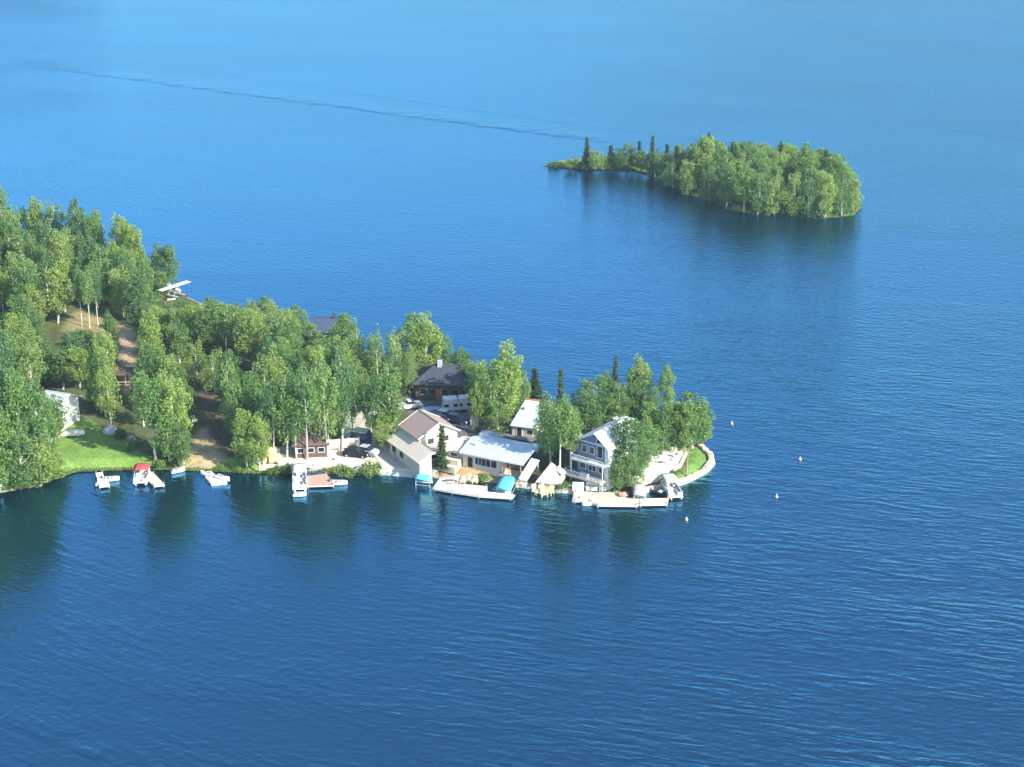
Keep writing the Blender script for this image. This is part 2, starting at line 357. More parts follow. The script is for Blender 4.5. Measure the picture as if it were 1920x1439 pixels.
ground('ground', PEN, .55, [
    ([(-50, 925), (0, 920), (70, 910), (130, 890), (160, 880), (330, 882), (530, 890), (530, 862), (440, 858), (330, 876), (305, 868), (245, 838), (205, 812), (160, 790), (95, 788), (85, 850), (-50, 880)], GRASS, 1.0),
    ([(335, 872), (352, 850), (374, 806), (390, 802), (403, 835), (425, 860), (400, 872)], TAN, 1.6),
    ([(222, 610), (238, 605), (256, 640), (256, 700), (262, 750), (236, 755), (228, 700)], (.38, .28, .18), 2.0),
    ([(130, 605), (150, 590), (200, 600), (215, 625), (180, 640), (120, 635)], (.26, .22, .1), 2.5),
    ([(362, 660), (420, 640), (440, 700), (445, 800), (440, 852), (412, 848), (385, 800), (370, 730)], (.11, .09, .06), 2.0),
    ([(480, 884), (500, 850), (520, 838), (700, 838), (745, 838), (800, 862), (830, 893), (715, 890), (660, 880), (575, 880), (530, 884)], GRAV, .9),
    ([(630, 770), (690, 765), (735, 800), (720, 845), (650, 840)], (.4, .36, .29), 1.5),
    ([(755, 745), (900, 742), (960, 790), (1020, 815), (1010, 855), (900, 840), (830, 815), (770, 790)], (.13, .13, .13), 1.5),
    ([(832, 866), (905, 870), (985, 880), (985, 905), (900, 902), (825, 896)], (.37, .25, .12), 1.0),
    ([(875, 893), (925, 884), (935, 900), (900, 905)], (.2, .24, .07), .8),
    ([(1035, 912), (1080, 896), (1140, 905), (1170, 915), (1130, 922), (1060, 920)], (.15, .25, .06), .8),
    ([(1160, 918), (1230, 905), (1290, 880), (1292, 835), (1312, 834), (1336, 860), (1322, 886), (1260, 912)], (.12, .22, .05), .8),
    ([(955, 795), (1010, 795), (1010, 815), (950, 812)], (.42, .36, .14), 1.0),
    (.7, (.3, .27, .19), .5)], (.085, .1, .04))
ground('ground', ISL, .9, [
    ([(1015, 315), (1015, 300), (1240, 290), (1240, 330)], (.17, .22, .06), 2.0),
    ([(1372, 380), (1372, 400), (1420, 408), (1540, 415), (1605, 410), (1620, 380), (1600, 380), (1585, 395), (1530, 400), (1420, 394)], (.2, .25, .07), 1.0)], (.07, .09, .035), True)  # pale grass band stops at the bend; shaded bank's darkness put into ground colour

# unseen far shore just outside the frame: the lake mirrors it in the top left corner
def far_shore():
    b = MB(); c = at(10, -50); n = 26; g = random.Random(5); vs = []; fs = []
    for j, (k, z) in enumerate(((1, -.5), (.93, 3), (.7, 6), (.3, 9), (0, 10))):
        for i in range(n):
            t = 2 * math.pi * i / n; vs.append((c.x - 150 + 190 * k * math.cos(t) * (1 + .08 * g.random()), c.y + 75 + 80 * k * math.sin(t), z))
    for j in range(4):
        for i in range(n): fs.append((j * n + i, j * n + (i + 1) % n, (j + 1) * n + (i + 1) % n, (j + 1) * n + i))
    b.add(vs, fs); o = b.build('hills', mat('far_shore_ground', (.08, .11, .05), .95, .2, .1), smooth=True); o['kind'] = 'structure'
    P_, S_ = [], []; gg = np.random.default_rng(8)
    for k in range(900):
        t = g.uniform(0, 2 * math.pi); r = .97 * math.sqrt(g.random()); x = c.x - 150 + 190 * r * math.cos(t); y = c.y + 75 + 80 * r * math.sin(t)
        hh = g.uniform(9, 15) * (1 - .75 * r ** 5); z = 1 + 8 * (1 - r ** 2); rr = g.uniform(2, 3.4)
        d = gg.normal(size=(90, 3)); d /= np.linalg.norm(d, axis=1)[:, None]; P_.append(np.array([x, y, z + hh * .5]) + d * gg.uniform(.4, 1, 90)[:, None] * np.array([rr, rr, hh * .5])); S_.append(gg.uniform(.7, 1.4, 90))
    o = bpy.data.objects.new('far_wood', leaf_mesh('far_wood', M_NEEDLE, np.concatenate(P_), np.concatenate(S_), gg)); COL.objects.link(o); tag(o, 'distant wood on the far shore beyond the top left corner', 'wood', kind='stuff')

# ------------------------------------------------------------------ trees
def leaf_mesh(name, m, P, S, g, flat=.35, long=1.0):
    """P: n x 3 leaf centres, S: sizes, one bent quad each"""
    n = len(P); a = g.normal(size=(n, 3)); a[:, 2] = a[:, 2] * flat + .25 * long; a /= np.linalg.norm(a, axis=1)[:, None]
    b = g.normal(size=(n, 3)); b -= (b * a).sum(1)[:, None] * a; b /= np.linalg.norm(b, axis=1)[:, None]
    a = a * (S * long)[:, None]; b = b * S[:, None] * .8
    V = np.stack([P - a * .5, P + b * .5, P + a * .55, P - b * .5], 1).reshape(-1, 3)
    Fc = np.arange(4 * n).reshape(-1, 4)
    me = bpy.data.meshes.new(name); me.vertices.add(4 * n); me.vertices.foreach_set('co', V.astype(np.float32).ravel())
    me.loops.add(4 * n); me.loops.foreach_set('vertex_index', Fc.ravel().astype(np.int32))
    me.polygons.add(n); me.polygons.foreach_set('loop_start', (np.arange(n) * 4).astype(np.int32))
    me.polygons.foreach_set('loop_total', np.full(n, 4, np.int32)); me.update(calc_edges=True); me.validate(); me.materials.append(m); return me
def birch_proto(seed, zb, Rm, N=60, per=96, m=None, H=14.0, twin=False):
    g = np.random.default_rng(seed); t = MB(); px = g.uniform(-.5, .5, 2); pts = []
    for k in range(8):
        u = k / 7; pts.append(Vector((px[0] * math.sin(u * 3), px[1] * math.sin(u * 2.2), H * .84 * u - .3)))
    for k in range(7): t.tube(pts[k], pts[k + 1], .18 * (1 - k / 7.2), .18 * (1 - (k + 1) / 7.2), 7)
    if twin:
        q = [p + Vector((.25 + 1.1 * i / 7, .2, 0)) for i, p in enumerate(pts)]
        for k in range(6): t.tube(q[k], q[k + 1], .15 * (1 - k / 7.6), .15 * (1 - (k + 1) / 7.6), 6)
    LP, LS = [], []
    for i in range(N):
        u = (i + .5) / N if i < N * .7 else g.uniform(.1, .85); z = zb + (H - zb) * u
        prof = (math.sin(math.pi * min(1, u * .86 + .1) ** .85)) ** .75 * (1.12 - .5 * u) * g.uniform(.82, 1.12)
        r = Rm * prof * math.sqrt(g.uniform(.02 if u < .8 else 0, 1 if u < .8 else .5)) * .95; th = i * 2.4 + g.uniform(-.6, .6)
        ax = pts[min(7, int(u * 7))]; c = np.array([ax.x + r * math.cos(th), ax.y + r * math.sin(th), z])
        cr = g.uniform(.5, .95) * (.65 + .45 * prof); n = int(per * cr / .8)
        d = g.normal(size=(n, 3)); d /= np.linalg.norm(d, axis=1)[:, None]; rr = g.uniform(.45, 1, n) ** .6
        q = d * rr[:, None] * np.array([cr, cr, cr * 1.35]); q[:, 2] -= .25 * cr
        LP.append(c + q); LS.append(g.uniform(.2, .38, n))
        if i % 3 == 0: t.tube((ax.x, ax.y, z - 1.2 - r * .5), Vector(c), .05, .02, 4)
    return t.mesh('trunk', M_BARK), leaf_mesh('crown', m or M_LEAF, np.concatenate(LP), np.concatenate(LS), g)
def spruce_proto(seed, Rm=1.9, H=14.0, thin=1.0):
    g = np.random.default_rng(seed); t = MB()
    t.tube((0, 0, -.3), (0, 0, H * .97), .17, .02, 7); LP, LS = [], []
    z = .9
    while z < H - .3:
        u = z / H; L = Rm * (1 - u) ** .8 * g.uniform(.55, 1.3) + .15; nb = int(5 + 4 * (1 - u)); a0 = g.uniform(0, 6)
        for k in range(nb):
            th = a0 + 2 * math.pi * k / nb + g.uniform(-.2, .2); l = L * g.uniform(.5, 1.25); n = int(26 * l * thin) + 5; s = g.uniform(.1, 1, n)
            q = np.stack([np.cos(th) * l * s + g.normal(0, .12, n), np.sin(th) * l * s + g.normal(0, .12, n), z - s * l * .35 + g.normal(0, .1, n)], 1)
            LP.append(q); LS.append(g.uniform(.2, .34, n))
            if k % 2 == 0 and l > .6: t.tube((0, 0, z), (math.cos(th) * l * .8, math.sin(th) * l * .8, z - .25 * l), .03, .012, 4)
        z += g.uniform(.42, .62)
    return t.mesh('trunk', M_BARKD), leaf_mesh('crown', M_NEEDLE, np.concatenate(LP), np.concatenate(LS), g, .3, 1.3)
def shrub_proto(seed, m=None):
    g = np.random.default_rng(seed); t = MB(); LP, LS = [], []
    for i in range(13):
        th = g.uniform(0, 6.3); r = 1.15 * math.sqrt(g.random()); z = g.uniform(.4, 1.5) * (1.15 - r * .45); n = 70; c = np.array([r * math.cos(th), r * math.sin(th), z])
        d = g.normal(size=(n, 3)); d /= np.linalg.norm(d, axis=1)[:, None]; LP.append(c + d * g.uniform(.3, .6, n)[:, None]); LS.append(g.uniform(.14, .28, n))
        t.tube((0, 0, -.2), Vector(c), .04, .015, 4)
    return t.mesh('stem', M_BARKD), leaf_mesh('foliage', m or M_SHRUB, np.concatenate(LP), np.concatenate(LS), g)
PROTO = {
    'birch': [birch_proto(s, zb, r) for s, zb, r in ((1, 1.4, 2.7), (2, 2.2, 2.5), (3, 1.2, 2.9), (4, 2.8, 2.4), (5, 1.6, 3.0), (6, 2.4, 2.6), (7, 1.4, 2.4), (8, 2.6, 2.9))],
    'tall': [birch_proto(s, zb, r, 40, 84) for s, zb, r in ((11, 3.6, 2.5), (12, 4.2, 2.4), (13, 3.2, 2.7))],
    'high': [birch_proto(s, zb, r, 44, 92) for s, zb, r in ((15, 5.6, 2.5), (16, 6.2, 2.3))],
    'twin': [birch_proto(21, 4.4, 2.5, 46, 84, twin=True)],
    'low': [birch_proto(s, .7, r, 52, 84) for s, r in ((31, 2.4), (32, 2.8))],
    'rusty': [birch_proto(41, 4.0, 1.8, 26, 60, M_RUST)],
    'sparse': [birch_proto(s, 3.4, 2.0, 22, 52) for s in (51, 52)],
    'spruce': [spruce_proto(s, r) for s, r in ((61, 1.7), (62, 2.1))],
    'slim': [spruce_proto(63, 1.0)],
    'shrub': [shrub_proto(s) for s in (71, 72, 73)]}
NPAR = {'shrub': ('stem', 'foliage')}
NAME = {'birch': 'birch_tree', 'tall': 'birch_tree', 'high': 'birch_tree', 'twin': 'birch_tree', 'low': 'birch_tree', 'rusty': 'birch_tree', 'sparse': 'birch_tree', 'spruce': 'spruce_tree', 'slim': 'spruce_tree', 'shrub': 'shrub'}
TREES = []
def tree(kind, p, h, w, label, group=None):     # p base point, h height in m, w half width in m
    pr = rng.choice(PROTO[kind]); base = 2.1 if kind == 'shrub' else 14.0; r0 = {'shrub': 1.5, 'spruce': 1.9, 'slim': 1.0}.get(kind, 2.55)
    o = thing(NAME[kind], p, rng.uniform(0, 6.28), label, 'shrub' if kind == 'shrub' else 'tree', group)
    o.scale = (w / r0, w / r0, h / base)
    for me, nm in zip(pr, NPAR.get(kind, ('trunk', 'crown'))):
        c = bpy.data.objects.new(nm, me); COL.objects.link(c); c.parent = o
    TREES.append((p.x, p.y, w)); return o
def hero(kind, px, top, base, hw, label, group=None):   # all in photo pixels
    p = on(px, base); s = ppm(p); h = max(1.0, (base - top) / (s * .93)); return tree(kind, p, h, hw / s * (1.2 if NAME[kind] == 'birch_tree' else 1), label, group)
HEROES = [
 # front left wood above the lawn
 ('birch', -28, 650, 905, 34, 'tall birch cut by the left edge of the picture, above the shore'),
 ('birch', 14, 640, 880, 30, 'tallest full birch at the left edge, front of the wood'),
 ('birch', 46, 668, 890, 28, 'tall birch in the front left wood, second from the picture edge'),
 ('birch', 74, 690, 885, 26, 'pale green birch on the right flank of the front left wood'),
 ('birch', 0, 745, 915, 30, 'lower birch by the water at the far left edge'),
 ('low', 38, 775, 915, 30, 'bushy birch leaning over the water at the left'),
 ('low', 76, 800, 905, 26, 'bushy low tree by the shore left of the lawn'),
 ('low', 104, 845, 897, 20, 'small leafy tree at the lawn\'s lower left corner'),
 ('birch', 92, 715, 850, 18, 'slim birch hiding the left side of the white cabin'),
 ('birch', 10, 570, 760, 22, 'pointed birch at the left edge above the front wood'),
 ('birch', 20, 620, 800, 26, 'leafy birch behind the front left wood'),
 # between lawn and dirt slope
 ('birch', 190, 615, 775, 20, 'slim birch behind the small grey tent'),
 ('tall', 212, 660, 815, 18, 'slender birch standing over the white ball lamp'),
 ('tall', 205, 595, 730, 18, 'birch left of the sandy clearing'),
 ('high', 292, 690, 862, 30, 'broad birch with one bare white trunk above the shore grass'),
 ('birch', 332, 668, 858, 26, 'yellow green birch with the highest crown beside the tan slope'),
 ('birch', 318, 740, 862, 22, 'birch on the left side of the tan slope'),
 ('birch', 270, 680, 800, 20, 'birch in front of the log shelter'),
 ('low', 345, 775, 868, 18, 'bushy birch at the foot of the tan slope'),
 ('shrub', 228, 795, 822, 14, 'light green shrub beside the white ball lamp'),
 ('shrub', 243, 812, 846, 14, 'light green shrub below the white ball lamp'),
 ('birch', 198, 640, 782, 20, 'dense birch at the right edge of the dark hollow above the lawn'),
 ('birch', 182, 690, 770, 16, 'small birch standing inside the dark hollow above the lawn'),
 ('birch', 150, 640, 728, 26, 'low dark birch at the back of the hollow behind the white cabin'),
 ('birch', 118, 645, 730, 24, 'birch right above the white cabin roof'),
 ('birch', 102, 722, 822, 24, 'slim birch covering the left half of the white cabin'),
 ('birch', 285, 640, 770, 22, 'birch between the log shelter and the shaded yard'),
 ('birch', 345, 690, 800, 18, 'birch at the upper right of the tan slope'),
 ('sparse', 418, 640, 770, 16, 'thin purplish birch at the upper right of the shaded yard'),
 ('sparse', 432, 650, 800, 16, 'thin birch on the right edge of the shaded yard, upper one'),
 ('birch', 442, 690, 830, 20, 'birch on the right edge of the shaded yard, lower one'),
 ('birch', 440, 640, 780, 22, 'leafy birch behind the right edge of the shaded yard'),
 # stand behind the yard
 ('birch', 463, 755, 872, 24, 'leafy birch at the right of the shaded yard, left end of the row'),
 ('birch', 487, 765, 880, 22, 'leafy birch beside the stacked yellow timber'),
 ('tall', 512, 690, 858, 24, 'tall birch behind the stacked yellow timber'),
 ('tall', 538, 675, 858, 24, 'tall birch left of the white trunked row by the brown house'),
 ('tall', 556, 690, 861, 20, 'birch with bare white trunk at the left of the gravel yard'),
 ('tall', 576, 660, 862, 22, 'birch with bare white trunk in front of the brown house'),
 ('rusty', 592, 730, 846, 14, 'small tree with rusty brown leaves beside the brown house'),
 ('tall', 616, 650, 857, 24, 'birch with bare white trunk at the left end of the pale fence'),
 ('tall', 641, 640, 845, 24, 'birch with white trunk standing before the pale fence'),
 ('tall', 664, 655, 830, 22, 'birch left of the dark camper trailer'),
 ('tall', 700, 690, 842, 22, 'left one of the two bright birches beside the garage'),
 ('twin', 728, 672, 838, 30, 'bright green birch with a white forked trunk beside the garage'),
 ('birch', 722, 760, 846, 20, 'lower birch in front of the garage\'s left corner'),
 ('sparse', 712, 600, 740, 18, 'thin birch with bare white trunks left of the dark house'),
 ('sparse', 745, 605, 735, 18, 'thin birch behind the forked bright birch'),
 ('birch', 775, 580, 705, 24, 'birch behind the left end of the dark house'),
 ('birch', 803, 568, 700, 30, 'large round birch at the back shore behind the dark house'),
 ('birch', 826, 610, 702, 20, 'birch at the right flank of the round back shore birch'),
 ('birch', 868, 642, 728, 22, 'birch over the right end of the dark slate roof'),
 ('birch', 893, 655, 760, 18, 'birch before the right wall of the dark house'),
 ('birch', 943, 620, 790, 32, 'tall birch standing left of the aqua roofed shed'),
 ('birch', 918, 650, 795, 26, 'tall birch right of the dark house above the parked trailers'),
 ('birch', 962, 665, 775, 22, 'birch touching the left end of the aqua roof'),
 ('low', 935, 745, 808, 20, 'low leafy birch behind the grey tarped boat'),
 ('spruce', 1003, 690, 752, 22, 'dark spruce behind the aqua roofed shed'),
 ('slim', 829, 796, 880, 13, 'narrow spruce in front of the garage\'s carport'),
 # around the tall blue grey house
 ('slim', 1050, 688, 858, 13, 'narrow spruce with the pointed top left of the tall blue grey house'),
 ('tall', 1032, 724, 880, 25, 'birch right of the aqua roofed shed'),
 ('high', 1049, 728, 897, 26, 'birch with the thickest bare white trunk by the grey cone roof'),
 ('high', 1070, 752, 893, 22, 'birch with white trunk nearest the tall house\'s balcony'),
 ('low', 1116, 686, 792, 34, 'large round birch behind the tall blue grey house'),
 ('spruce', 1152, 668, 775, 16, 'dark spruce behind the tall house\'s chimney'),
 ('birch', 1140, 680, 778, 16, 'slim birch between the round birch and the dark spruce'),
 ('birch', 1200, 655, 768, 22, 'birch with the highest top on the point'),
 ('spruce', 1193, 700, 778, 22, 'dark spruce on the point under the highest birch'),
 ('birch', 1250, 672, 775, 15, 'slim birch standing alone above the point'),
 ('birch', 1298, 724, 840, 31, 'round birch nearest the tip of the point'),
 ('birch', 1268, 742, 842, 26, 'birch left of the round birch at the tip'),
 ('birch', 1218, 742, 842, 27, 'birch behind the white gravel terrace'),
 ('birch', 1240, 748, 848, 26, 'birch at the middle of the white gravel terrace'),
 ('birch', 1176, 766, 904, 34, 'broad birch hiding the right side of the tall house'),
 ('low', 1160, 850, 914, 17, 'bushy small tree at the foot of the tall house'),
 ('low', 1187, 830, 912, 16, 'bushy small tree left of the white gravel terrace'),
 ('birch', 1203, 765, 882, 24, 'slender birch at the left end of the white gravel terrace'),
 ('low', 1098, 712, 802, 22, 'leafy birch left of the round birch behind the tall house'),
 ('low', 1075, 752, 806, 16, 'low birch at the back shore between the two spruces'),
 ('low', 1158, 700, 788, 16, 'low birch beside the dark spruce behind the chimney'),
 ('birch', 1182, 690, 782, 18, 'slim birch just left of the highest birch on the point'),
 ('low', 1225, 712, 790, 16, 'low birch between the highest birch and the lone slim birch'),
 ('birch', 28, 600, 735, 24, 'birch above the dip in the front left wood, nearest the edge'),
 ('birch', 60, 606, 728, 24, 'birch above the dip in the front left wood, middle one'),
 ('low', 88, 618, 722, 24, 'birch above the dip in the front left wood, right one'),
 ('birch', 978, 690, 765, 14, 'small birch just left of the dark spruce behind the shed'),
 ('birch', 4, 338, 482, 20, 'tallest birch on the back edge of the upper left wood, at the picture edge'),
 ('birch', 40, 368, 492, 20, 'back edge birch of the upper left wood, second from the picture edge'),
 ('birch', 76, 360, 496, 19, 'back edge birch of the upper left wood, third from the picture edge'),
 ('birch', 112, 356, 500, 20, 'back edge birch of the upper left wood, fourth from the picture edge'),
 ('birch', 146, 364, 508, 19, 'back edge birch of the upper left wood, above the bare white trunks'),
 ('birch', 188, 378, 518, 18, 'back edge birch of the upper left wood, with a pointed top'),
 ('birch', 232, 392, 528, 20, 'back edge birch where the upper left wood starts to slope down'),
 ('birch', 258, 408, 535, 17, 'back edge birch at the shoulder of the upper left wood'),
 ('birch', 296, 446, 545, 17, 'birch left of the last one above the floatplane'),
 ('birch', 319, 448, 548, 17, 'last birch of the upper left wood, right above the floatplane'),
 ('high', 154, 492, 612, 13, 'left one of the three bare white trunks in the upper left wood'),
 ('high', 168, 498, 616, 13, 'middle one of the three bare white trunks in the upper left wood'),
 ('high', 184, 500, 612, 13, 'right one of the three bare white trunks in the upper left wood'),
 ('birch', 288, 565, 700, 20, 'birch at the upper right of the sandy clearing'),
 ('birch', 212, 575, 690, 15, 'birch at the upper left of the sandy clearing'),
 ('low', 372, 620, 720, 18, 'birch over the upper left of the shaded yard'),
 ('low', 404, 640, 735, 18, 'birch closing the top of the shaded yard'),
 ('low', 668, 600, 722, 20, 'birch right of the blue cabin'),
 ('low', 700, 610, 728, 18, 'birch filling the belt between blue cabin and dark house'),
 ('low', 735, 600, 722, 18, 'birch behind the two thin white trunked birches'),
 ('low', 855, 655, 722, 16, 'birch at the back right corner of the dark house'),
 ('shrub', 1236, 862, 872, 9, 'small round shrub in the middle of the gravel terrace'),
 ('shrub', 1262, 880, 889, 8, 'small round shrub at the front of the gravel terrace'),
 ('shrub', 1208, 890, 900, 9, 'small round shrub at the lower left of the gravel terrace'),
 ('shrub', 1246, 842, 852, 9, 'small shrub at the back of the gravel terrace'),
 ('shrub', 420, 868, 884, 16, 'shrub on the grass strip right of the tan slope'),
 ('shrub', 452, 866, 884, 16, 'shrub on the grass strip left of the yellow timber'),
 ('shrub', 300, 858, 874, 12, 'shrub at the foot of the bare trunk birch by the shore'),
 ('birch', 1284, 738, 846, 22, 'slender birch just left of the round birch at the tip'),
 ('birch', 1314, 748, 838, 17, 'outermost birch leaning over the seawall at the tip'),
 ('birch', 985, 760, 800, 10, 'small birch at the right wall of the aqua roofed shed'),
 ('birch', 1022, 738, 855, 16, 'birch between the aqua roofed shed and the bare white trunks'),
 ('birch', 896, 690, 800, 15, 'slender birch standing beside the white camper trailers'),
 ('birch', 768, 640, 745, 14, 'slender birch at the dark house\'s left wall'),
 ('birch', 875, 668, 745, 14, 'slender birch at the dark house\'s right front corner'),
 ('shrub', 300, 560, 574, 12, 'shrub left of the floatplane ramp'),
 ('shrub', 322, 566, 580, 12, 'shrub right below the floatplane'),
 ('shrub', 345, 562, 574, 10, 'shrub on the far shore right of the floatplane'),
 ('low', 306, 500, 556, 14, 'bushy birch just behind the floatplane\'s tail'),
 ('low', 586, 596, 655, 14, 'bushy birch hiding the left end of the blue cabin'),
 ('low', 630, 600, 655, 13, 'bushy birch hiding the right end of the blue cabin'),
 # shore shrubs
 ('shrub', 690, 858, 890, 24, 'round green shrub by the water below the black car'),
 ('shrub', 640, 868, 890, 20, 'green shrub behind the reddish deck'),
 ('shrub', 618, 872, 886, 14, 'small shrub at the back edge of the reddish deck'),
 ('shrub', 655, 875, 893, 14, 'small shrub overhanging the water right of the reddish deck'),
 ('shrub', 540, 864, 888, 16, 'shrub left of the white canopied pontoon boat'),
 ('shrub', 515, 868, 888, 16, 'shrub on the shore below the yellow timber'),
 ('shrub', 905, 884, 903, 16, 'low shrub behind the yellow lounge chairs'),
 ('shrub', 1052, 900, 917, 16, 'low shrub on the grass left of the white benches'),
 ('shrub', 895, 795, 812, 12, 'light shrub behind the long metal roof'),
 # island
 ('slim', 1100, 259, 312, 9, 'dark narrow spruce nearest the island\'s left tip'),
 ('slim', 1145, 273, 312, 9, 'second dark narrow spruce from the island\'s left tip'),
 ('slim', 1198, 266, 315, 8, 'dark narrow spruce in the middle of the island\'s low part'),
 ('slim', 1222, 256, 322, 8, 'green narrow spruce left of the island wood'),
 ('slim', 1250, 272, 325, 10, 'narrow spruce at the left end of the island wood'),
 ('low', 1117, 276, 316, 14, 'thin birch between the first two island spruces'),
 ('low', 1175, 260, 314, 15, 'round birch between the island\'s narrow spruces'),
 ('sparse', 1212, 275, 317, 9, 'small thin birch at the narrowest part of the island'),
 ('shrub', 1038, 300, 312, 12, 'low bush at the very left tip of the island'),
 ('shrub', 1068, 298, 313, 14, 'low bush left of the first island spruce'),
 ('low', 1262, 290, 352, 16, 'low tree overhanging the water at the island\'s shaded near shore, left one'),
 ('low', 1290, 290, 364, 18, 'low tree overhanging the water at the island\'s shaded near shore, middle one'),
 ('low', 1330, 300, 378, 18, 'low tree overhanging the water at the island\'s shaded near shore, right one'),
 ('birch', 1362, 300, 388, 18, 'birch at the bend of the island\'s near shore'),
 ('birch', 1395, 300, 397, 20, 'first sunlit birch right of the bend of the island\'s near shore'),
 ('low', 1160, 270, 313, 10, 'smaller birch left of the round birch on the island\'s low part'),
 ('low', 1130, 284, 317, 8, 'short birch right of the first birch on the island\'s low part'),
 ('low', 1188, 270, 314, 8, 'small birch touching the third narrow island spruce'),
 ('low', 1236, 276, 326, 12, 'birch at the left foot of the island wood'),
 ('low', 1215, 282, 322, 8, 'short birch between the two rightmost narrow island spruces'),
 ('low', 1100, 280, 318, 10, 'short birch at the foot of the first narrow island spruce'),
 ('low', 1146, 282, 318, 11, 'short birch at the foot of the second narrow island spruce'),
 ('low', 1203, 276, 319, 11, 'short birch in front of the third narrow island spruce'),
 ('low', 1228, 270, 330, 12, 'birch in front of the rightmost narrow island spruces'),
 ('low', 1252, 276, 338, 14, 'birch in the shade where the island wood begins'),
 ('low', 1420, 312, 400, 18, 'front birch on the island\'s sunlit shore, leftmost of six'),
 ('low', 1452, 320, 403, 18, 'front birch on the island\'s sunlit shore, second from left of six'),
 ('low', 1484, 312, 405, 18, 'front birch on the island\'s sunlit shore, third from left of six'),
 ('low', 1516, 322, 406, 18, 'front birch on the island\'s sunlit shore, fourth from left of six'),
 ('low', 1548, 312, 405, 18, 'front birch on the island\'s sunlit shore, fifth from left of six'),
 ('low', 1578, 320, 402, 16, 'front birch on the island\'s sunlit shore, rightmost of six'),
 ('birch', 1320, 243, 350, 20, 'birch with the highest top on the island'),
 ('birch', 1508, 262, 372, 24, 'tall birch on the right half of the island'),
 ('birch', 1575, 282, 375, 22, 'birch near the island\'s right shoulder'),
 ('birch', 1600, 330, 396, 14, 'outermost birch at the island\'s right end'),
]
for h_ in HEROES: hero(*h_)
# fill: base points inside wood outlines, tops kept under the skyline, crowns kept off the openings
def interp(pts, x):
    if x <= pts[0][0]: return pts[0][1]
    for (a, b), (c, d) in zip(pts, pts[1:]):
        if x <= c: return b + (d - b) * (x - a) / (c - a)
    return pts[-1][1]
SKY_P = [(-400, 330), (0, 340), (40, 375), (90, 362), (150, 362), (185, 392), (240, 395), (262, 412), (272, 445), (318, 445), (340, 500), (352, 558), (400, 545), (440, 556), (500, 548), (530, 566), (580, 560), (592, 618), (632, 618),
         (645, 572), (690, 560), (740, 590), (770, 572), (800, 570), (830, 590), (845, 640), (880, 640), (940, 622), (975, 660), (1010, 705), (1100, 700), (1180, 670), (1330, 740)]
SKY_I = [(1200, 300), (1240, 272), (1262, 268), (1300, 262), (1320, 245), (1345, 256), (1420, 262), (1470, 262), (1510, 262), (1560, 278), (1590, 300), (1612, 345), (1620, 380)]
CLEAR = [[(150, 735), (190, 735), (205, 790), (300, 880), (110, 885), (118, 745)], [(222, 610), (262, 610), (262, 760), (228, 760)], [(205, 765), (290, 765), (290, 870), (235, 850)],
         [(364, 690), (422, 690), (440, 860), (375, 870)], [(300, 524), (356, 524), (356, 562), (300, 562)], [(146, 585), (200, 585), (200, 616), (146, 616)],
         [(594, 590), (630, 590), (630, 622), (594, 622)], [(760, 690), (900, 690), (960, 830), (760, 800)], [(950, 740), (1012, 740), (1012, 812), (950, 812)],
         [(540, 822), (700, 822), (700, 880), (540, 880)], [(655, 790), (695, 790), (695, 840), (655, 840)], [(700, 780), (830, 770), (830, 890), (700, 890)],
         [(690, 640), (712, 640), (712, 690), (690, 690)]]
CLEARW = [np.array(c, float) for c in CLEAR]
def clear_hit(px, top, base, hw):
    xs = np.array([px - hw * .7, px, px + hw * .7] * 6); ys = np.repeat(np.linspace(top + 4, base - 4, 6), 3)
    return any((sdist(c, xs, ys) > 0).any() for c in CLEARW)
def fill(outline, n, spacing, hmin, hmax, sky, label, group, kinds, isl=False, zmin=None):
    poly = poly_w(outline, 1.5); lo, hi = poly.min(0), poly.max(0); c = 0; tries = 0
    while c < n and tries < n * 60:
        tries += 1; x, y = rng.uniform(lo[0], hi[0]), rng.uniform(lo[1], hi[1])
        if float(sdist(poly, x, y)) < 0 or float(sdist(ISL if isl else PEN, x, y)) < 1.2: continue
        if any((x - a) ** 2 + (y - b) ** 2 < (spacing * (.75 if w < 1.5 else 1)) ** 2 for a, b, w in TREES): continue
        p = Vector((x, y, GH(x, y))); px, by = proj(p); s = ppm(p); h = rng.uniform(hmin, hmax); w = rng.uniform(2.4, 3.5)
        if px < -70: continue
        ok = False
        while h > hmin * .55:
            _, ty = proj(p + Vector((0, 0, h)))
            if ty > interp(sky, px) + rng.uniform(-4, 6) and not clear_hit(px, ty, by, w * s): ok = True; break
            h -= .8
        if not ok: continue
        k = rng.choice(kinds); h = min(h, 12) if k == 'spruce' else h; tree(k, p, h, w * (.72 if k in ('spruce',) else .45 if k == 'slim' else 1) * (.75 + .25 * h / hmax), label if NAME[k] == 'birch_tree' else label.replace('birch', 'spruce'), group if NAME[k] == 'birch_tree' else group.replace('birches', 'spruces')); c += 1
    print('fill', group, c, tries)
B = ['birch'] * 6 + ['tall'] * 2 + ['twin']
fill([(-260, 930), (0, 922), (110, 895), (95, 800), (95, 720), (20, 640), (-260, 700)], 10, 3.3, 11, 16, SKY_P, 'birch in the wood at the lower left edge beside the lawn', 'birches of the front left wood', B)
fill([(-260, 700), (20, 640), (60, 620), (215, 640), (330, 560), (270, 520), (100, 476), (0, 458), (-260, 405)], 52, 3.8, 12, 18, SKY_P, 'birch in the dense upper left wood running to the far shore', 'birches of the upper left wood', B + ['spruce'])
fill([(20, 640), (95, 720), (110, 700), (215, 700), (215, 640), (60, 620)], 6, 3.3, 8, 12, SKY_P, 'birch above the shaded hollow behind the white cabin', 'birches behind the white cabin', B)
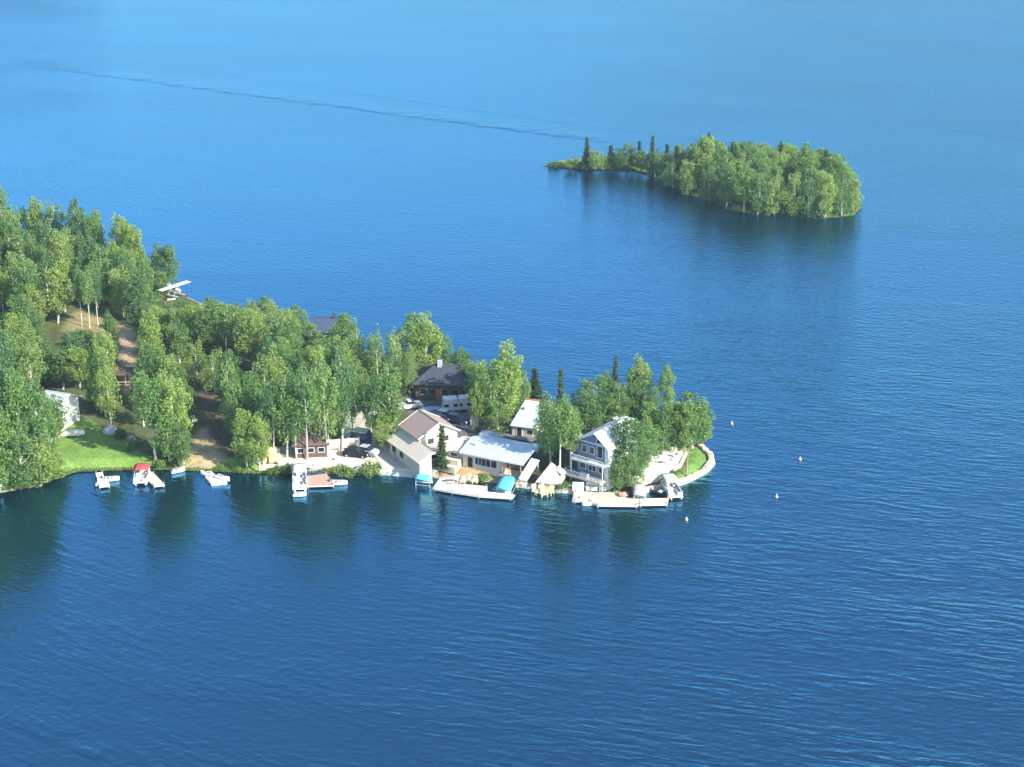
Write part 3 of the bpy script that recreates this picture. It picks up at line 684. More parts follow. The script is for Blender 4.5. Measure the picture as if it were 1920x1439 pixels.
fill([(262, 600), (330, 565), (480, 615), (600, 650), (690, 668), (740, 690), (740, 735), (560, 720), (470, 740), (445, 700), (362, 690), (330, 720), (268, 720)], 44, 3.6, 10, 16, SKY_P, 'birch in the central wood between the seaplane and the dark house', 'birches of the central wood', B + ['sparse'])
fill([(470, 740), (560, 720), (740, 735), (745, 780), (640, 790), (560, 800), (450, 850), (445, 790)], 15, 3.3, 11, 16, SKY_P, 'birch in the stand above the gravel yard', 'birches above the gravel yard', ['tall', 'tall', 'birch'])
fill([(770, 690), (850, 718), (960, 748), (960, 785), (900, 755), (900, 740), (760, 700)], 8, 3.2, 8, 12, SKY_P, 'birch along the back shore behind the dark house', 'birches behind the dark house', B)
fill([(262, 735), (360, 740), (365, 850), (300, 860), (270, 800)], 3, 3.0, 9, 14, SKY_P, 'birch between the lawn and the tan slope', 'birches between lawn and tan slope', B)
fill([(1240, 322), (1300, 300), (1400, 292), (1480, 300), (1560, 322), (1600, 350), (1606, 385), (1590, 398), (1540, 405), (1400, 398), (1375, 390), (1320, 372), (1270, 352), (1242, 340)], 62, 4.0, 10.5, 15, SKY_I, 'birch in the wood covering the right part of the island', 'birches of the island wood', ['birch'] * 5 + ['low'] * 3 + ['spruce'], True)
def shrubs(outline, n, label, group, lo=1.2, hi=2.6, isl=False):
    poly = poly_w(outline, 1.2); a, b = poly.min(0), poly.max(0); c = t = 0
    while c < n and t < n * 60:
        t += 1; x, y = rng.uniform(a[0], b[0]), rng.uniform(a[1], b[1])
        if float(sdist(poly, x, y)) < 0 or float(sdist(ISL if isl else PEN, x, y)) < .3: continue
        p = Vector((x, y, GH(x, y))); px, by = proj(p)
        if clear_hit(px, by - 14, by, 6): continue
        h = rng.uniform(lo, hi); tree('shrub', p, h, h * rng.uniform(.6, .9), label, group); c += 1
shrubs([(-60, 930), (0, 925), (60, 914), (130, 893), (125, 870), (60, 890), (-60, 905)], 16, 'leafy shrub at the water\'s edge under the front left wood', 'shrubs under the front left wood')
shrubs([(1370, 392), (1420, 402), (1540, 409), (1598, 402), (1612, 375), (1600, 372), (1590, 392), (1530, 400), (1400, 394)], 26, 'low pale shrub on the island\'s near right shore', 'shrubs along the island shore', .8, 1.7, True)
shrubs([(1050, 302), (1230, 300), (1235, 324), (1130, 320), (1050, 316)], 16, 'low pale shrub on the island\'s thin left part', 'shrubs on the island\'s low part', .7, 1.6, True)
shrubs([(255, 868), (250, 838), (300, 862), (345, 878), (330, 882), (270, 880)], 6, 'small green shrub in the strip right of the lawn', 'shrubs right of the lawn', .7, 1.3)
shrubs([(100, 640), (360, 600), (740, 690), (700, 800), (450, 850), (430, 700), (362, 700), (270, 740)], 26, 'undergrowth shrub among the trunks of the central wood', 'undergrowth of the central wood')

# reeds and rough grass along the water
def reeds(name, outline_px, n, label, isl=False):
    g = np.random.default_rng(9); L = []
    pts = [at(x, y) for x, y in outline_px]
    seg = [(pts[i + 1] - pts[i]).length for i in range(len(pts) - 1)]; tot = sum(seg)
    for k in range(n):
        u = g.uniform(0, tot); i = 0
        while u > seg[i]: u -= seg[i]; i += 1
        p = pts[i].lerp(pts[i + 1], u / seg[i]); L.append((p.x + g.normal(0, .3), p.y + abs(g.normal(0, .55)), GH(p.x, p.y) + .3))
    P = np.array(L); me = leaf_mesh(name, M_SHRUB, P, g.uniform(.15, .34, n), g, 1.6, 1.4)
    o = bpy.data.objects.new(name, me); COL.objects.link(o); tag(o, label, 'grass', kind='stuff')
reeds('shore_grass', [(108, 898), (140, 886), (200, 884), (260, 882), (320, 883), (420, 886), (480, 889), (545, 890)], 5200, 'rough grass along the water below the lawn')
reeds('shore_grass', [(1015, 312), (1045, 315), (1090, 319), (1140, 319), (1190, 321), (1215, 328)], 1500, 'rough grass on the island\'s thin left shore', True)
reeds('shore_grass', [(1362, 392), (1385, 398), (1420, 404), (1480, 407), (1540, 411), (1596, 405), (1613, 390)], 2600, 'rough grass on the island\'s near right shore', True)
far_shore()
# the same wood goes on beyond the left edge of the picture
def off_wood():
    g = np.random.default_rng(12); P_, S_ = [], []; n = 0; pts = []; T = MB()
    while n < 230:
        x, y = g.uniform(-185, -60), g.uniform(235, 470); p = Vector((x, y, 0)); px, _ = proj(p)
        if px > -75 or float(sdist(PEN, x, y)) < 1.5 or any((x - a) ** 2 + (y - b) ** 2 < 14 for a, b in pts): continue
        pts.append((x, y)); n += 1; z = GH(x, y); h = g.uniform(11, 17); r = g.uniform(2, 2.9); k = 420
        d = g.normal(size=(k, 3)); d /= np.linalg.norm(d, axis=1)[:, None]; q = d * g.uniform(.55, 1, k)[:, None]
        q[:, :2] *= (1.05 - .45 * q[:, 2:3]) * r * (1 + .25 * np.sin(q[:, 2:3] * 9 + n)); q[:, 2] *= h * .42
        P_.append(q + np.array([x, y, z + h * .58])); S_.append(g.uniform(.4, .75, k)); T.tube((x, y, z - .3), (x, y, z + h * .8), .18, .05, 5)
    me = leaf_mesh('wood', M_LEAF, np.concatenate(P_), np.concatenate(S_), g); o = bpy.data.objects.new('wood', me); COL.objects.link(o)
    tag(o, 'birch wood going on beyond the left edge of the picture', 'wood', kind='stuff')
    t = T.build('trunks', M_BARK, o); t['kind'] = 'stuff'
off_wood()

# ------------------------------------------------------------------ buildings
def edge_root(name, A, B, ze, label, cat='house'):
    """front edge A -> B given where its top shows in the photo at height ze above the ground"""
    g = on(A[0], A[1] + 10 * ze).z; g = GH(*at(A[0], A[1], g + ze)[:2]); pa, pb = at(*A, g + ze), at(*B, g + ze)
    o = thing(name, (pa.x, pa.y, g), frame(pa, pb), label, cat); return o, (pb - pa).length
def on_face(face, u, z, L, D, off):
    return {'front': (u, -off, z), 'right': (L + off, u, z), 'left': (-off, u, z), 'back': (u, D + off, z)}[face]
def opening(root, kind, face, u, z, w, h, L=0, D=0, fm=None, pm=None, split=1):
    b = MB(); t = .09; pr = .07
    def bar(cu, cz, bw, bh, off, th):
        x, y, zz = on_face(face, cu, cz, L, D, off); sx, sy = (bw, th) if face in ('front', 'back') else (th, bw)
        return x, y, zz, sx, sy, bh
    for cu, cz, bw, bh in [(u, z, w + t, t), (u, z + h - t, w + t, t), (u - w / 2, z + t, t, h - 2 * t), (u + w / 2, z + t, t, h - 2 * t)] + [(u - w / 2 + w * k / split, z + t, t * .7, h - 2 * t) for k in range(1, split)]:
        b.box(*bar(cu, cz, bw, bh, .03, pr))
    f = b.build(kind, fm or M_WHITE, root); p = MB(); p.box(*bar(u, z + t, w - t, h - 2 * t, .005, .03)); p.build('pane' if kind == 'window' else 'panel', pm or M_GLASS, f); return f
def gable(root, L, D, wall, rise, ridge, wm, rm, rt=.5, over=.4, fasc=None, base=-.6, x0=0):
    if ridge == 'x': prof = [(0, base), (D, base), (D, wall), (D * rt, wall + rise), (0, wall)]; MBw = MB().extr(prof, 'x', x0, x0 + L)
    else: prof = [(x0, base), (x0 + L, base), (x0 + L, wall), (x0 + L * rt, wall + rise), (x0, wall)]; MBw = MB().extr(prof, 'y', 0, D)
    MBw.build('wall', wm, root)
    S = D if ridge == 'x' else L; b = MB(); up = .06
    for u0, u1 in ((0, rt), (1, rt)):
        run = abs(u1 - u0) * S; sl = rise / run; ex = over; sg = -1 if u0 == 0 else 1
        a0, z0 = u0 * S + sg * ex, wall - sl * ex + up; a1, z1 = u1 * S, wall + rise + up
        if ridge == 'x': q = [(x0 - over, a0, z0), (x0 + L + over, a0, z0), (x0 + L + over, a1, z1), (x0 - over, a1, z1)]
        else: q = [(x0 + a0, -over, z0), (x0 + a0, D + over, z0), (x0 + a1, D + over, z1), (x0 + a1, -over, z1)]
        b.slab(q, .14)
    r = b.build('roof', rm, root)
    f = MB()
    if ridge == 'x': f.box(x0 + L / 2, rt * S, wall + rise + up - .02, L + 2 * over, .3, .08)
    else: f.box(x0 + rt * S, D / 2, wall + rise + up - .02, .3, D + 2 * over, .08)
    f.build('ridge_cap', rm, r)
    if fasc:
        for u0, u1 in ((0, rt), (1, rt)):
            if True:
                run = abs(u1 - u0) * S; sl = rise / run; sg = -1 if u0 == 0 else 1
                a0, z0 = u0 * S + sg * over, wall - sl * over + up + .02; a1, z1 = u1 * S, wall + rise + up + .02
            if ridge == 'x':
                for xx in (x0 - over - .05, x0 + L + over + .05): MB().tube((xx, a0, z0 - .08), (xx, a1, z1 - .08), .11, n=4).build('fascia', fasc, r)
            else:
                for yy in (-over - .05, D + over + .05): MB().tube((x0 + a0, yy, z0 - .08), (x0 + a1, yy, z1 - .08), .11, n=4).build('fascia', fasc, r)
    return r

# --- garage-like gable building with the lean-to
o, L = edge_root('gable_building', (753, 797), (786, 820), 5.0, 'cream two storey building with taupe gable roof and lean-to by the shore')
D = 7.4; gable(o, L, D, 5.0, 2.0, 'x', M_CREAM, M_BROWNR, .5, .45, M_WHITE)
L2 = L + 5.2
MB().slab([(-.6, -2.9, 2.6), (L2, -2.9, 2.6), (L2, -.05, 4.1), (-.6, -.05, 4.1)], .14).build('lean_to_roof', M_CREAMR, o)
MB().extr([(-2.3, -.6), (-.06, -.6), (-.06, 3.9), (-2.3, 2.75)], 'x', -.2, L2 - .7).build('lean_to_wall', M_CREAM, o)
for u in (1.5, 4.4): 
    b = MB(); b.box(u, -2.34, .9, 1.2, .06, 1.1); b.build('window', M_GLASS, o)
opening(o, 'window', 'right', 2.2, 3.2, 1.3, 1.2, L, D); opening(o, 'window', 'right', 5.1, 3.2, 1.3, 1.2, L, D)
cp = MB().slab([(L + .2, .2, 3.2), (L + 3.4, .2, 3.0), (L + 3.4, 5.4, 3.0), (L + .2, 5.4, 3.2)], .2); cp = cp.build('carport_roof', M_CREAMR, o)
for x, y in ((L + 3.2, .4), (L + 3.2, 5.2)): MB().tube((x, y, -.5), (x, y, 3.0), .09).build('post', M_WHITE, cp)
b = MB(); b.box(L + .12, 2.8, 0, .12, 3.4, 2.4); b.build('garage_door', M_DARK, o)

# --- long low house with the pale metal roof
o, L = edge_root('long_house', (868, 846), (980, 868), 2.9, 'long low cream house with pale blue metal roof behind the brown lawn')
D = 7.6; Lw = L * .62
gable(o, Lw, D, 2.8, 1.1, 'x', M_CREAM, M_METALR, .55, .05)
r = MB().slab([(-.5, -.55, 2.87), (L + .3, -.55, 2.75), (L + .3, D * .55, 3.95), (-.5, D * .55, 4.02)], .16).slab([(-.5, D * .55 + .01, 4.02), (L + .3, D * .55 + .01, 3.95), (L + .3, D + .5, 3.0), (-.5, D + .5, 3.0)], .16)
r = r.build('main_roof', M_METALR, o); MB().tube((L * .12, 2.0, 3.4), (L * .12, 2.0, 4.3), .16).build('vent_pipe', M_GREY, r)
MB().box(L * .5, -.62, 2.62, L + .8, .1, .26).build('gutter', M_WHITE, r)
for u, w, s in ((Lw * .42, 1.3, 2), (Lw * .63, 1.7, 2), (Lw * .84, 1.2, 1)): opening(o, 'window', 'front', u, .8, w, 1.5, fm=M_WHITE, split=s)
d = opening(o, 'door', 'front', Lw * .2, .05, 1.1, 2.1, pm=M_DARK); MB().ell((Lw * .2 + .35, -.1, 1.1), (.05, .05, .05)).build('handle', M_ALU, d)
MB().box(L * .81, 2.6, -.5, L * .37, .16, 3.3).build('porch_wall', M_LOG, o)
for u in (Lw + .7, L * .8, L - .2): MB().tube((u, -.35, -.5), (u, -.35, 2.65), .08).build('post', M_WOOD, o)
MB().box(L * .81, 1.0, -.1, L * .36, 2.9, .2).build('porch_floor', M_DECKP, o)
b = MB(); b.prism([(-3.4, .4), (-.05, .4), (-.05, 6.6), (-3.4, 6.6)], -.6, 2.5); b.build('side_wing', M_CREAM, o)
b = MB(); b.slab([(-3.7, .1, 2.56), (-.56, .1, 2.56), (-.56, 3.4, 3.0), (-3.7, 3.4, 3.0)], .14); b.slab([(-3.7, 3.41, 3.0), (-.56, 3.41, 3.0), (-.56, 6.9, 2.56), (-3.7, 6.9, 2.56)], .14); b.build('wing_roof', M_CREAMR, o)
b = MB(); b.box(-1.9, -.5, -.5, 3.2, 1.6, 1.9); b.box(-1.9, -1.9, -.5, 3.2, 1.1, 1.1); b.build('terrace_step', M_CREAM, o)
opening(o, 'window', 'front', -1.8, 1.55, 1.5, .8)
b = MB(); b.slab([(L + .35, -2.2, .9), (L + 1.9, -2.4, .75), (L + 1.9, 2.6, 2.75), (L + .35, 2.6, 2.9)], .12); b = b.build('canopy_roof', M_WHITE, o)
for x, y, z in ((L + .5, -2.1, .85), (L + 1.7, -2.3, .7), (L + 1.7, 2.4, 2.55)): MB().tube((x, y, -.6), (x, y, z), .07).build('post', M_WHITE, b)
ch = MB().box(L * .98, D * .72, 3.0, .8, .8, 1.6).build('chimney', M_WHITE, o); MB().box(L * .98, D * .72, 4.6, .95, .95, .12).build('cap', M_DARK, ch)

# --- cone roofed boathouse
p = on(1030, 905); s = ppm(p); o = thing('shore_hut', p, R(-12), 'small hut with a big steep pale grey roof beside the bare white trunks', 'hut')
b = MB(); pk = (-.2, 1.2, 3.3); q = [(-3.1, -1.9, .5), (2.5, -2.0, .5), (3.0, 2.2, .9), (-2.3, 2.4, .9)]
b.add([pk] + q + [(x, y, z - .15) for x, y, z in q] + [(-.2, 1.2, 3.1)], [(0, 1, 2), (0, 2, 3), (0, 3, 4), (0, 4, 1), (1, 5, 6, 2), (2, 6, 7, 3), (3, 7, 8, 4), (4, 8, 5, 1), (9, 6, 5), (9, 7, 6), (9, 8, 7), (9, 5, 8)])
b.build('roof', mat('pale_grey_roof', (.42, .395, .36), .85, .3, 1.4, stripe=(0, .4, .08, .85)), o)
b = MB(); b.prism([(-2.4, -1.4), (2.0, -1.5), (2.4, 1.8), (-1.9, 1.9)], -.6, .9); b.build('wall', M_CREAM, o)
b = MB(); b.add([(1.0, .2, 2.3), (2.6, -.6, 1.7), (3.2, .4, 2.0), (1.4, 1.2, 2.8), (1.0, .2, 2.2), (2.6, -.6, 1.6), (3.2, .4, 1.9), (1.4, 1.2, 2.7)], [(0, 1, 2, 3), (7, 6, 5, 4), (0, 4, 5, 1), (1, 5, 6, 2), (2, 6, 7, 3), (3, 7, 4, 0)]); b.build('dormer', M_WHITE, o); o.scale = (.78, .8, 1.0); o.location.x += .3

# --- tall blue grey house with white trim
o, L = edge_root('tall_house', (1083, 823), (1141, 833), 7.0, 'tall three storey blue grey house with white balconies and white gable trim')
o.rotation_euler.z = R(-38); L = 6.4; D = 8.5
gable(o, L, D, 7.0, 2.0, 'y', M_BLUEH, M_WHITE, .6, .55, M_WHITE)
MB().box(L + .08, D / 2, -.6, .12, D - .1, 7.5).build('side_cladding', M_WHITE, o)
MB().box(L - .3, -.1, -.6, .75, .16, 7.9).build('corner_trim', M_WHITE, o)
MB().box(L * .45, -.06, 6.86, L * .82, .07, .2).build('trim_board', M_WHITE, o)
for u, z, w, h, s in ((1.5, 4.9, 1.0, 1.4, 1), (3.0, 4.9, 1.0, 1.4, 1), (4.6, 4.6, 1.1, 2.2, 1), (4.4, 7.15, .9, .8, 1), (1.2, 1.9, 1.2, 1.6, 1), (3.1, 1.9, 1.6, 1.6, 2), (4.9, 1.9, 1.0, 1.6, 1)): opening(o, 'window', 'front', u, z, w, h, split=s)
for v in (1.6, 4.0, 6.4):
    for z in (1.6, 4.7): opening(o, 'window', 'right', v, z, 1.2, 1.3, L + .14, D)
for k, (z, x0, x1, dp) in enumerate(((3.7, -.4, L - .1, 1.5), (.9, -1.2, L - .1, 2.2))):
    bl = MB().box((x0 + x1) / 2, -dp / 2 - .03, z, x1 - x0, dp, .18).build('balcony', M_DECKP if k else M_WHITE, o)
    b = MB(); y = -dp
    for zz in (z + .22, z + 1.0): b.box((x0 + x1) / 2, y, zz, x1 - x0, .1, .1 if zz > z + .5 else .06)
    n = int((x1 - x0) / .28)
    for i in range(n + 1): b.box(x0 + (x1 - x0) * i / n, y, z + .18, .07, .07, .84)
    b.box(x0 + .04, -dp / 2, z + 1.0, .08, dp, .09); b.build('railing', M_WHITE if not k else M_GREYB, bl)
    for x in (x0 + .15, x1 - .15): MB().tube((x, -dp + .12, -.6), (x, -dp + .12, z), .09).build('post', M_WHITE if not k else M_GREYB, bl)
MB().box(2.4, -1.3, 1.1, 1.5, .7, .7).build('balcony_bench', M_WHITE, o)
b = MB(); b.slab([(-2.6, -2.6, .2), (-1.7, -2.6, .2), (-.6, .3, 1.05), (-1.5, .3, 1.05)], .12); b.build('outside_stair', M_WHITE, o)
ch = MB().box(L * .75, D * .55, 7.2, 1.0, 1.0, 3.1).build('chimney', M_WHITE, o); MB().box(L * .75, D * .55, 10.3, 1.2, 1.2, .14).build('cap', M_WHITE, ch)
b = MB(); b.box(L * .75, D * .86, 7.0, 2.0, 1.6, 2.2); b = b.build('roof_dormer', M_WHITE, o); MB().slab([(L * .75 - 1.2, D * .86 - 1, 9.24), (L * .75 + 1.2, D * .86 - 1, 9.24), (L * .75 + 1.2, D * .86 + 1, 9.5), (L * .75 - 1.2, D * .86 + 1, 9.5)], .12).build('dormer_roof', M_WHITE, b)

# --- dark house under the trees
o, L = edge_root('dark_house', (779, 719), (890, 724), 3.2, 'dark brown house with dark slate hipped roof in the shade of birches')
D = 8.0; b = MB(); b.prism([(0, 0), (L, 0), (L, D), (0, D)], -.6, 3.2); b.build('wall', M_LOG, o)
b = MB(); e = .6; c = [(-e, -e, 3.2), (L + e, -e, 3.2), (L + e, D + e, 3.2), (-e, D + e, 3.2)]; t = [(L * .28, D / 2, 5.9), (L * .72, D / 2, 5.9)]
b.add(c + t + [(x, y, 3.0) for x, y, z in c], [(0, 1, 5, 4), (1, 2, 5), (2, 3, 4, 5), (3, 0, 4), (0, 6, 7, 1), (1, 7, 8, 2), (2, 8, 9, 3), (3, 9, 6, 0), (6, 9, 8, 7)]); r = b.build('roof', M_SLATE, o)
MB().box(L * .36, D * .45, 5.3, .8, .8, 1.4).build('chimney', M_GREY, r)
for u, w in ((1.4, 1.2), (3.2, 1.4), (5.6, 1.2), (7.6, 1.6), (9.6, 1.2)): opening(o, 'window', 'front', u, 1.0, w, 1.3, fm=M_WOOD)
opening(o, 'door', 'front', 4.45, .05, .95, 2.1, fm=M_WOOD, pm=M_REDW)
b = MB(); b.slab([(-2.2, 1, 2.6), (-.65, 1, 3.1), (-.65, D - .5, 3.1), (-2.2, D - .5, 2.6)], .12); b.prism([(-1.9, 1.2), (-.02, 1.2), (-.02, D - .8), (-1.9, D - .8)], -.6, 2.4); b.build('side_lean_to', M_SLATE, o)

# --- shed with aqua white roof
g = GH(*at(980, 795, 1.5)[:2]); pa, pb = at(960, 797, g + 2.2), at(1006, 803, g + 2.2)
o = thing('shed', (pa.x, pa.y, g), frame(pa, pb), 'cream shed with sunlit aqua white roof and rust coloured ridge', 'shed'); L = (pb - pa).length; D = 7.6
MB().extr([(0, -.6), (D, -.6), (D, 3.9), (0, 2.1)], 'x', 0, L).build('wall', M_CREAM, o)
MB().slab([(-.25, -.35, 2.2), (L + .25, -.35, 2.2), (L + .25, D + .3, 4.15), (-.25, D + .3, 4.15)], .14).build('roof', M_AQUAR, o)
MB().box(L / 2, D + .45, 3.9, L + .7, .28, .5).build('ridge_trim', M_REDW, o)
opening(o, 'door', 'front', L * .3, 0, 1.0, 1.9); opening(o, 'window', 'front', L * .72, .7, 1.2, 1.0)

# --- brown house behind the white trunks
o, L = edge_root('brown_house', (552, 834), (612, 831), 2.6, 'low brown house with reddish roof behind the row of white trunks')
D = 7; gable(o, L, D, 2.6, 1.7, 'x', M_LOG, mat('dark_brown_roof', (.12, .08, .065), .85, .15, 1.5), .5, .5)
for u in (1.0, 2.8, 4.6): opening(o, 'window', 'front', u, .9, 1.1, 1.0)
# --- pale fence panels
o = thing('garden_fence', on(600, 846), frame(on(600, 846), on(690, 841)), 'pale cream board fence with dark gaps at the back of the gravel yard', 'fence'); L = (on(690, 841) - on(600, 846)).length
for i in range(5):
    a, b2 = L * i / 5 + .12, L * (i + 1) / 5 - .12; MB().box((a + b2) / 2, 0, .25, b2 - a, .08, 1.7).build('panel', M_CREAM, o)
for i in range(6): MB().box(L * i / 5, 0, -.3, .16, .16, 2.4).build('post', M_WHITE, o)

# --- blue house at the back shore, seen through the gap
o, L = edge_root('blue_cabin', (585, 622), (634, 622), 2.6, 'dark blue cabin glimpsed through the tree gap at the back shore', 'cabin')
gable(o, L, 6.5, 2.6, 2.0, 'x', M_NAVY, mat('blue_grey_roof', (.045, .07, .11), .8, .15), .5, .5)
for u in (1.2, 3.2): opening(o, 'window', 'front', u, .8, 1.1, 1.0)
ch = MB().box(L * .8, 3.2, 3.4, .7, .7, 2.2).build('chimney', M_SLATE, o)

# --- white cabin at the left, half hidden by birches
o, L = edge_root('white_cabin', (72, 756), (108, 762), 4.6, 'white two level cabin with balcony half hidden by birches above the lawn', 'cabin')
D = 6; gable(o, L, D, 4.6, 1.3, 'x', M_WHITE, M_GREY, .5, .5, M_WHITE)
for u, z in ((1.2, 2.8), (3.2, 2.8), (1.2, .7), (3.4, .7)): opening(o, 'window', 'front', u, z, 1.1, 1.1)
bl = MB().box(L / 2 + .6, -.95, 2.3, L + .8, 1.8, .16).build('balcony', M_WHITE, o)
b = MB(); b.box(L / 2 + .6, -1.8, 3.2, L + .8, .08, .09)
for i in range(16): b.box(.2 + (L + .6) * i / 15, -1.8, 2.46, .07, .07, .8)
b.build('railing', M_WHITE, bl)
for x in (.4, L / 2, L + .8): MB().tube((x, -1.75, -.6), (x, -1.75, 2.3), .09).build('post', M_REDW, bl)
MB().slab([(L + .1, -1.2, 4.0), (L + 2.0, -1.2, 3.8), (L + 2.0, 2.5, 3.8), (L + .1, 2.5, 4.0)], .14).build('porch_roof', M_WHITE, o)
MB().box(L / 2 + .9, -3.6, -.3, L + 1.6, 2.6, .5).build('patio', M_CONC, o)

# --- log shelter in the sandy clearing
p = on(236, 726); o = thing('log_shelter', p, R(4), 'open log shelter with pale roof edge in the sandy clearing', 'shelter')
for x in (-2.6, 0, 2.6):
    for y in (0, 2.6): MB().tube((x, y, -.4), (x, y, 2.6), .12).build('post', M_WOOD, o)
MB().slab([(-3.0, -.4, 2.6), (3.1, -.4, 2.6), (3.1, 3.2, 3.0), (-3.0, 3.2, 3.0)], .16).build('roof', M_LOG, o)
MB().box(1.6, 3.1, 2.95, 3.0, .4, .16).build('roof_edge', M_WHITE, o)
MB().tube((-2.6, 0, 1.0), (2.6, 0, 1.0), .1).tube((-2.6, 0, .45), (2.6, 0, .45), .08).build('rail', M_WOOD, o)
# --- patio umbrella, tent, ball lamp, others live in the objects part

# ------------------------------------------------------------------ docks
def dock(name, px, mt, label, z=.62, th=.22, side=None, posts=True, cat='dock'):
    P = [at(x, y, z) for x, y in px]; c = sum(P, Vector()) / len(P); o = thing(name, (c.x, c.y, 0), 0, label, cat)
    q = [(p.x - c.x, p.y - c.y) for p in P]; MB().prism(q, z - .1, z).build('deck', mt, o)
    MB().prism([(x * .985, y * .985) for x, y in q], z - .1 - th, z - .102).build('fascia', side or M_WHITE, o)
    if posts:
        for x, y in q: MB().tube((x * .93, y * .93, -1.2), (x * .93, y * .93, z + .35), .09).build('post', M_WOOD, o)
    return o
dock('dock', [(179, 887), (192, 885), (197, 899), (206, 910), (186, 912), (182, 899)], M_DECKW, 'small white dock at the left end of the lawn shore')
dock('dock', [(250, 881), (270, 877), (288, 887), (309, 909), (289, 911), (268, 892)], M_DECKP, 'pale dock running out beside the red canopied pontoon boat')
dock('dock', [(572, 893), (612, 888), (627, 909), (576, 911)], M_DECKR, 'reddish board deck on the water with white edge')
dock('dock', [(811, 916), (826, 895), (858, 894), (861, 907), (914, 912), (914, 922), (966, 928), (962, 934), (898, 930), (845, 922)], M_DECKW, 'long white dock between the two aqua boat lifts')
dock('dock', [(1074, 938), (1076, 921), (1198, 926), (1198, 948), (1120, 947), (1108, 942)], M_DECKP, 'wide cream dock in front of the tall blue grey house')
dock('dock', [(1199, 935), (1254, 934), (1252, 945), (1199, 946)], M_DECKP, 'narrow pale dock joining the grey lift and the last pontoon boat')
dock('swim_raft', [(384, 893), (413, 891), (426, 904), (396, 907)], M_DECKW, 'white swim raft floating before the tan slope', .45, .35, posts=False, cat='raft')
dock('gangway', [(389, 884), (397, 884), (405, 892), (394, 893)], M_DECKW, 'narrow white gangway leading to the swim raft', .6, posts=False, cat='gangway')

# ------------------------------------------------------------------ boats
def pontoon(px, py, heading, label, can, L=6.2, canopy=(.0, .6)):
    p = at(px, py); o = thing('pontoon_boat', p, heading, label, 'boat')
    for s in (-1, 1):
        b = MB(); y = s * .85; b.tube((-L / 2, y, .12), (L / 2 - .8, y, .12), .33, n=12); b.tube((L / 2 - .8, y, .12), (L / 2, y, .3), .33, .06, 12); b.build('pontoon', M_ALU, o, True)
    MB().box(-.05, 0, .47, L - .5, 2.4, .12).build('deck', M_WHITE, o)
    b = MB(); l = L - 1.1
    for s in (-1, 1): b.box(-.15, s * 1.17, .6, l, .06, .6)
    b.box(-.15 - l / 2, 0, .6, .06, 2.3, .6); b.box(-.15 + l / 2, .75, .6, .06, .8, .6); b.box(-.15 + l / 2, -.75, .6, .06, .8, .6); b.build('fence_panel', M_WHITE, o)
    for x, s in ((-1.6, 1), (-1.6, -1), (1.4, 1), (1.4, -1)):
        b = MB(); b.box(x, s * .8, .6, 1.3, .6, .38); b.box(x, s * 1.05, .98, 1.3, .14, .35); b.build('seat', M_GREY, o)
    b = MB(); b.box(.1, -.55, .6, .5, .55, .8); b.build('console', M_GREY, o)
    b = MB(); b.box(-L / 2 + .05, 0, .1, .35, .4, 1.0, taper=.3); b.build('outboard_motor', M_DARK, o)
    c0, c1 = canopy[0] - .5, canopy[1]; x0, x1 = c0 * L, c1 * L - L * .5 if False else c0 * L + (c1 - canopy[0]) * L
    secs = []
    for i in range(5):
        x = x0 + (x1 - x0) * i / 4; z = 2.25 + .1 * math.sin(math.pi * i / 4)
        secs.append([(x, -1.25, z - .18), (x, -.8, z - .02), (x, 0, z + .06), (x, .8, z - .02), (x, 1.25, z - .18), (x, .8, z - .08), (x, 0, z), (x, -.8, z - .08)])
    c = MB().loft(secs).build('canopy', can, o, True); b = MB()
    for x in (x0 + .1, x1 - .1):
        for s in (-1, 1): b.tube(((x0 + x1) / 2 * .4 + x * .6, s * 1.17, 1.1), (x, s * 1.2, 2.1), .03, n=5)
    b.build('frame', M_ALU, c); return o
def motorboat(px, py, heading, label, hm=M_WHITE, L=5.0, z=0, shield=True, name='motorboat'):
    p = at(px, py, z); o = thing(name, p, heading, label, 'boat'); W = L * .2
    secs = []
    for x, w, k in ((-.5, .92, 0), (-.2, 1, 0), (.1, .95, .02), (.3, .7, .08), (.43, .35, .16), (.5, .04, .22)):
        x *= L; w *= W; secs.append([(x, -w, .62 + k), (x, -w * .9, .12 + k), (x, 0, -.22 + k * 1.4), (x, w * .9, .12 + k), (x, w, .62 + k), (x, w * .88, .6 + k), (x, w * .7, .35 + k), (x, 0, .32 + k), (x, -w * .7, .35 + k), (x, -w * .88, .6 + k)])
    MB().loft(secs).build('hull', hm, o)
    MB().extr([(-W * .8, .66), (W * .8, .66), (W * .6, .74), (-W * .6, .74)], 'x', L * .12, L * .3).build('foredeck', M_WHITE, o)
    if shield:
        b = MB(); b.add([(L * .14, -W * .75, .7), (L * .14, W * .75, .7), (L * .06, W * .7, 1.1), (L * .06, -W * .7, 1.1), (L * .12, -W * .75, .7), (L * .12, W * .75, .7), (L * .04, W * .7, 1.1), (L * .04, -W * .7, 1.1)], [(0, 1, 2, 3), (7, 6, 5, 4), (0, 4, 5, 1), (1, 5, 6, 2), (2, 6, 7, 3), (3, 7, 4, 0)]); b.build('windshield', M_GLASS, o)
    for x in (-.28, -.02): MB().box(x * L, 0, .34, .45, W * 1.2, .4).build('seat', M_GREY, o)
    MB().box(-L * .52, 0, .1, .3, .35, .9, taper=.3).build('outboard_motor', M_DARK, o); return o
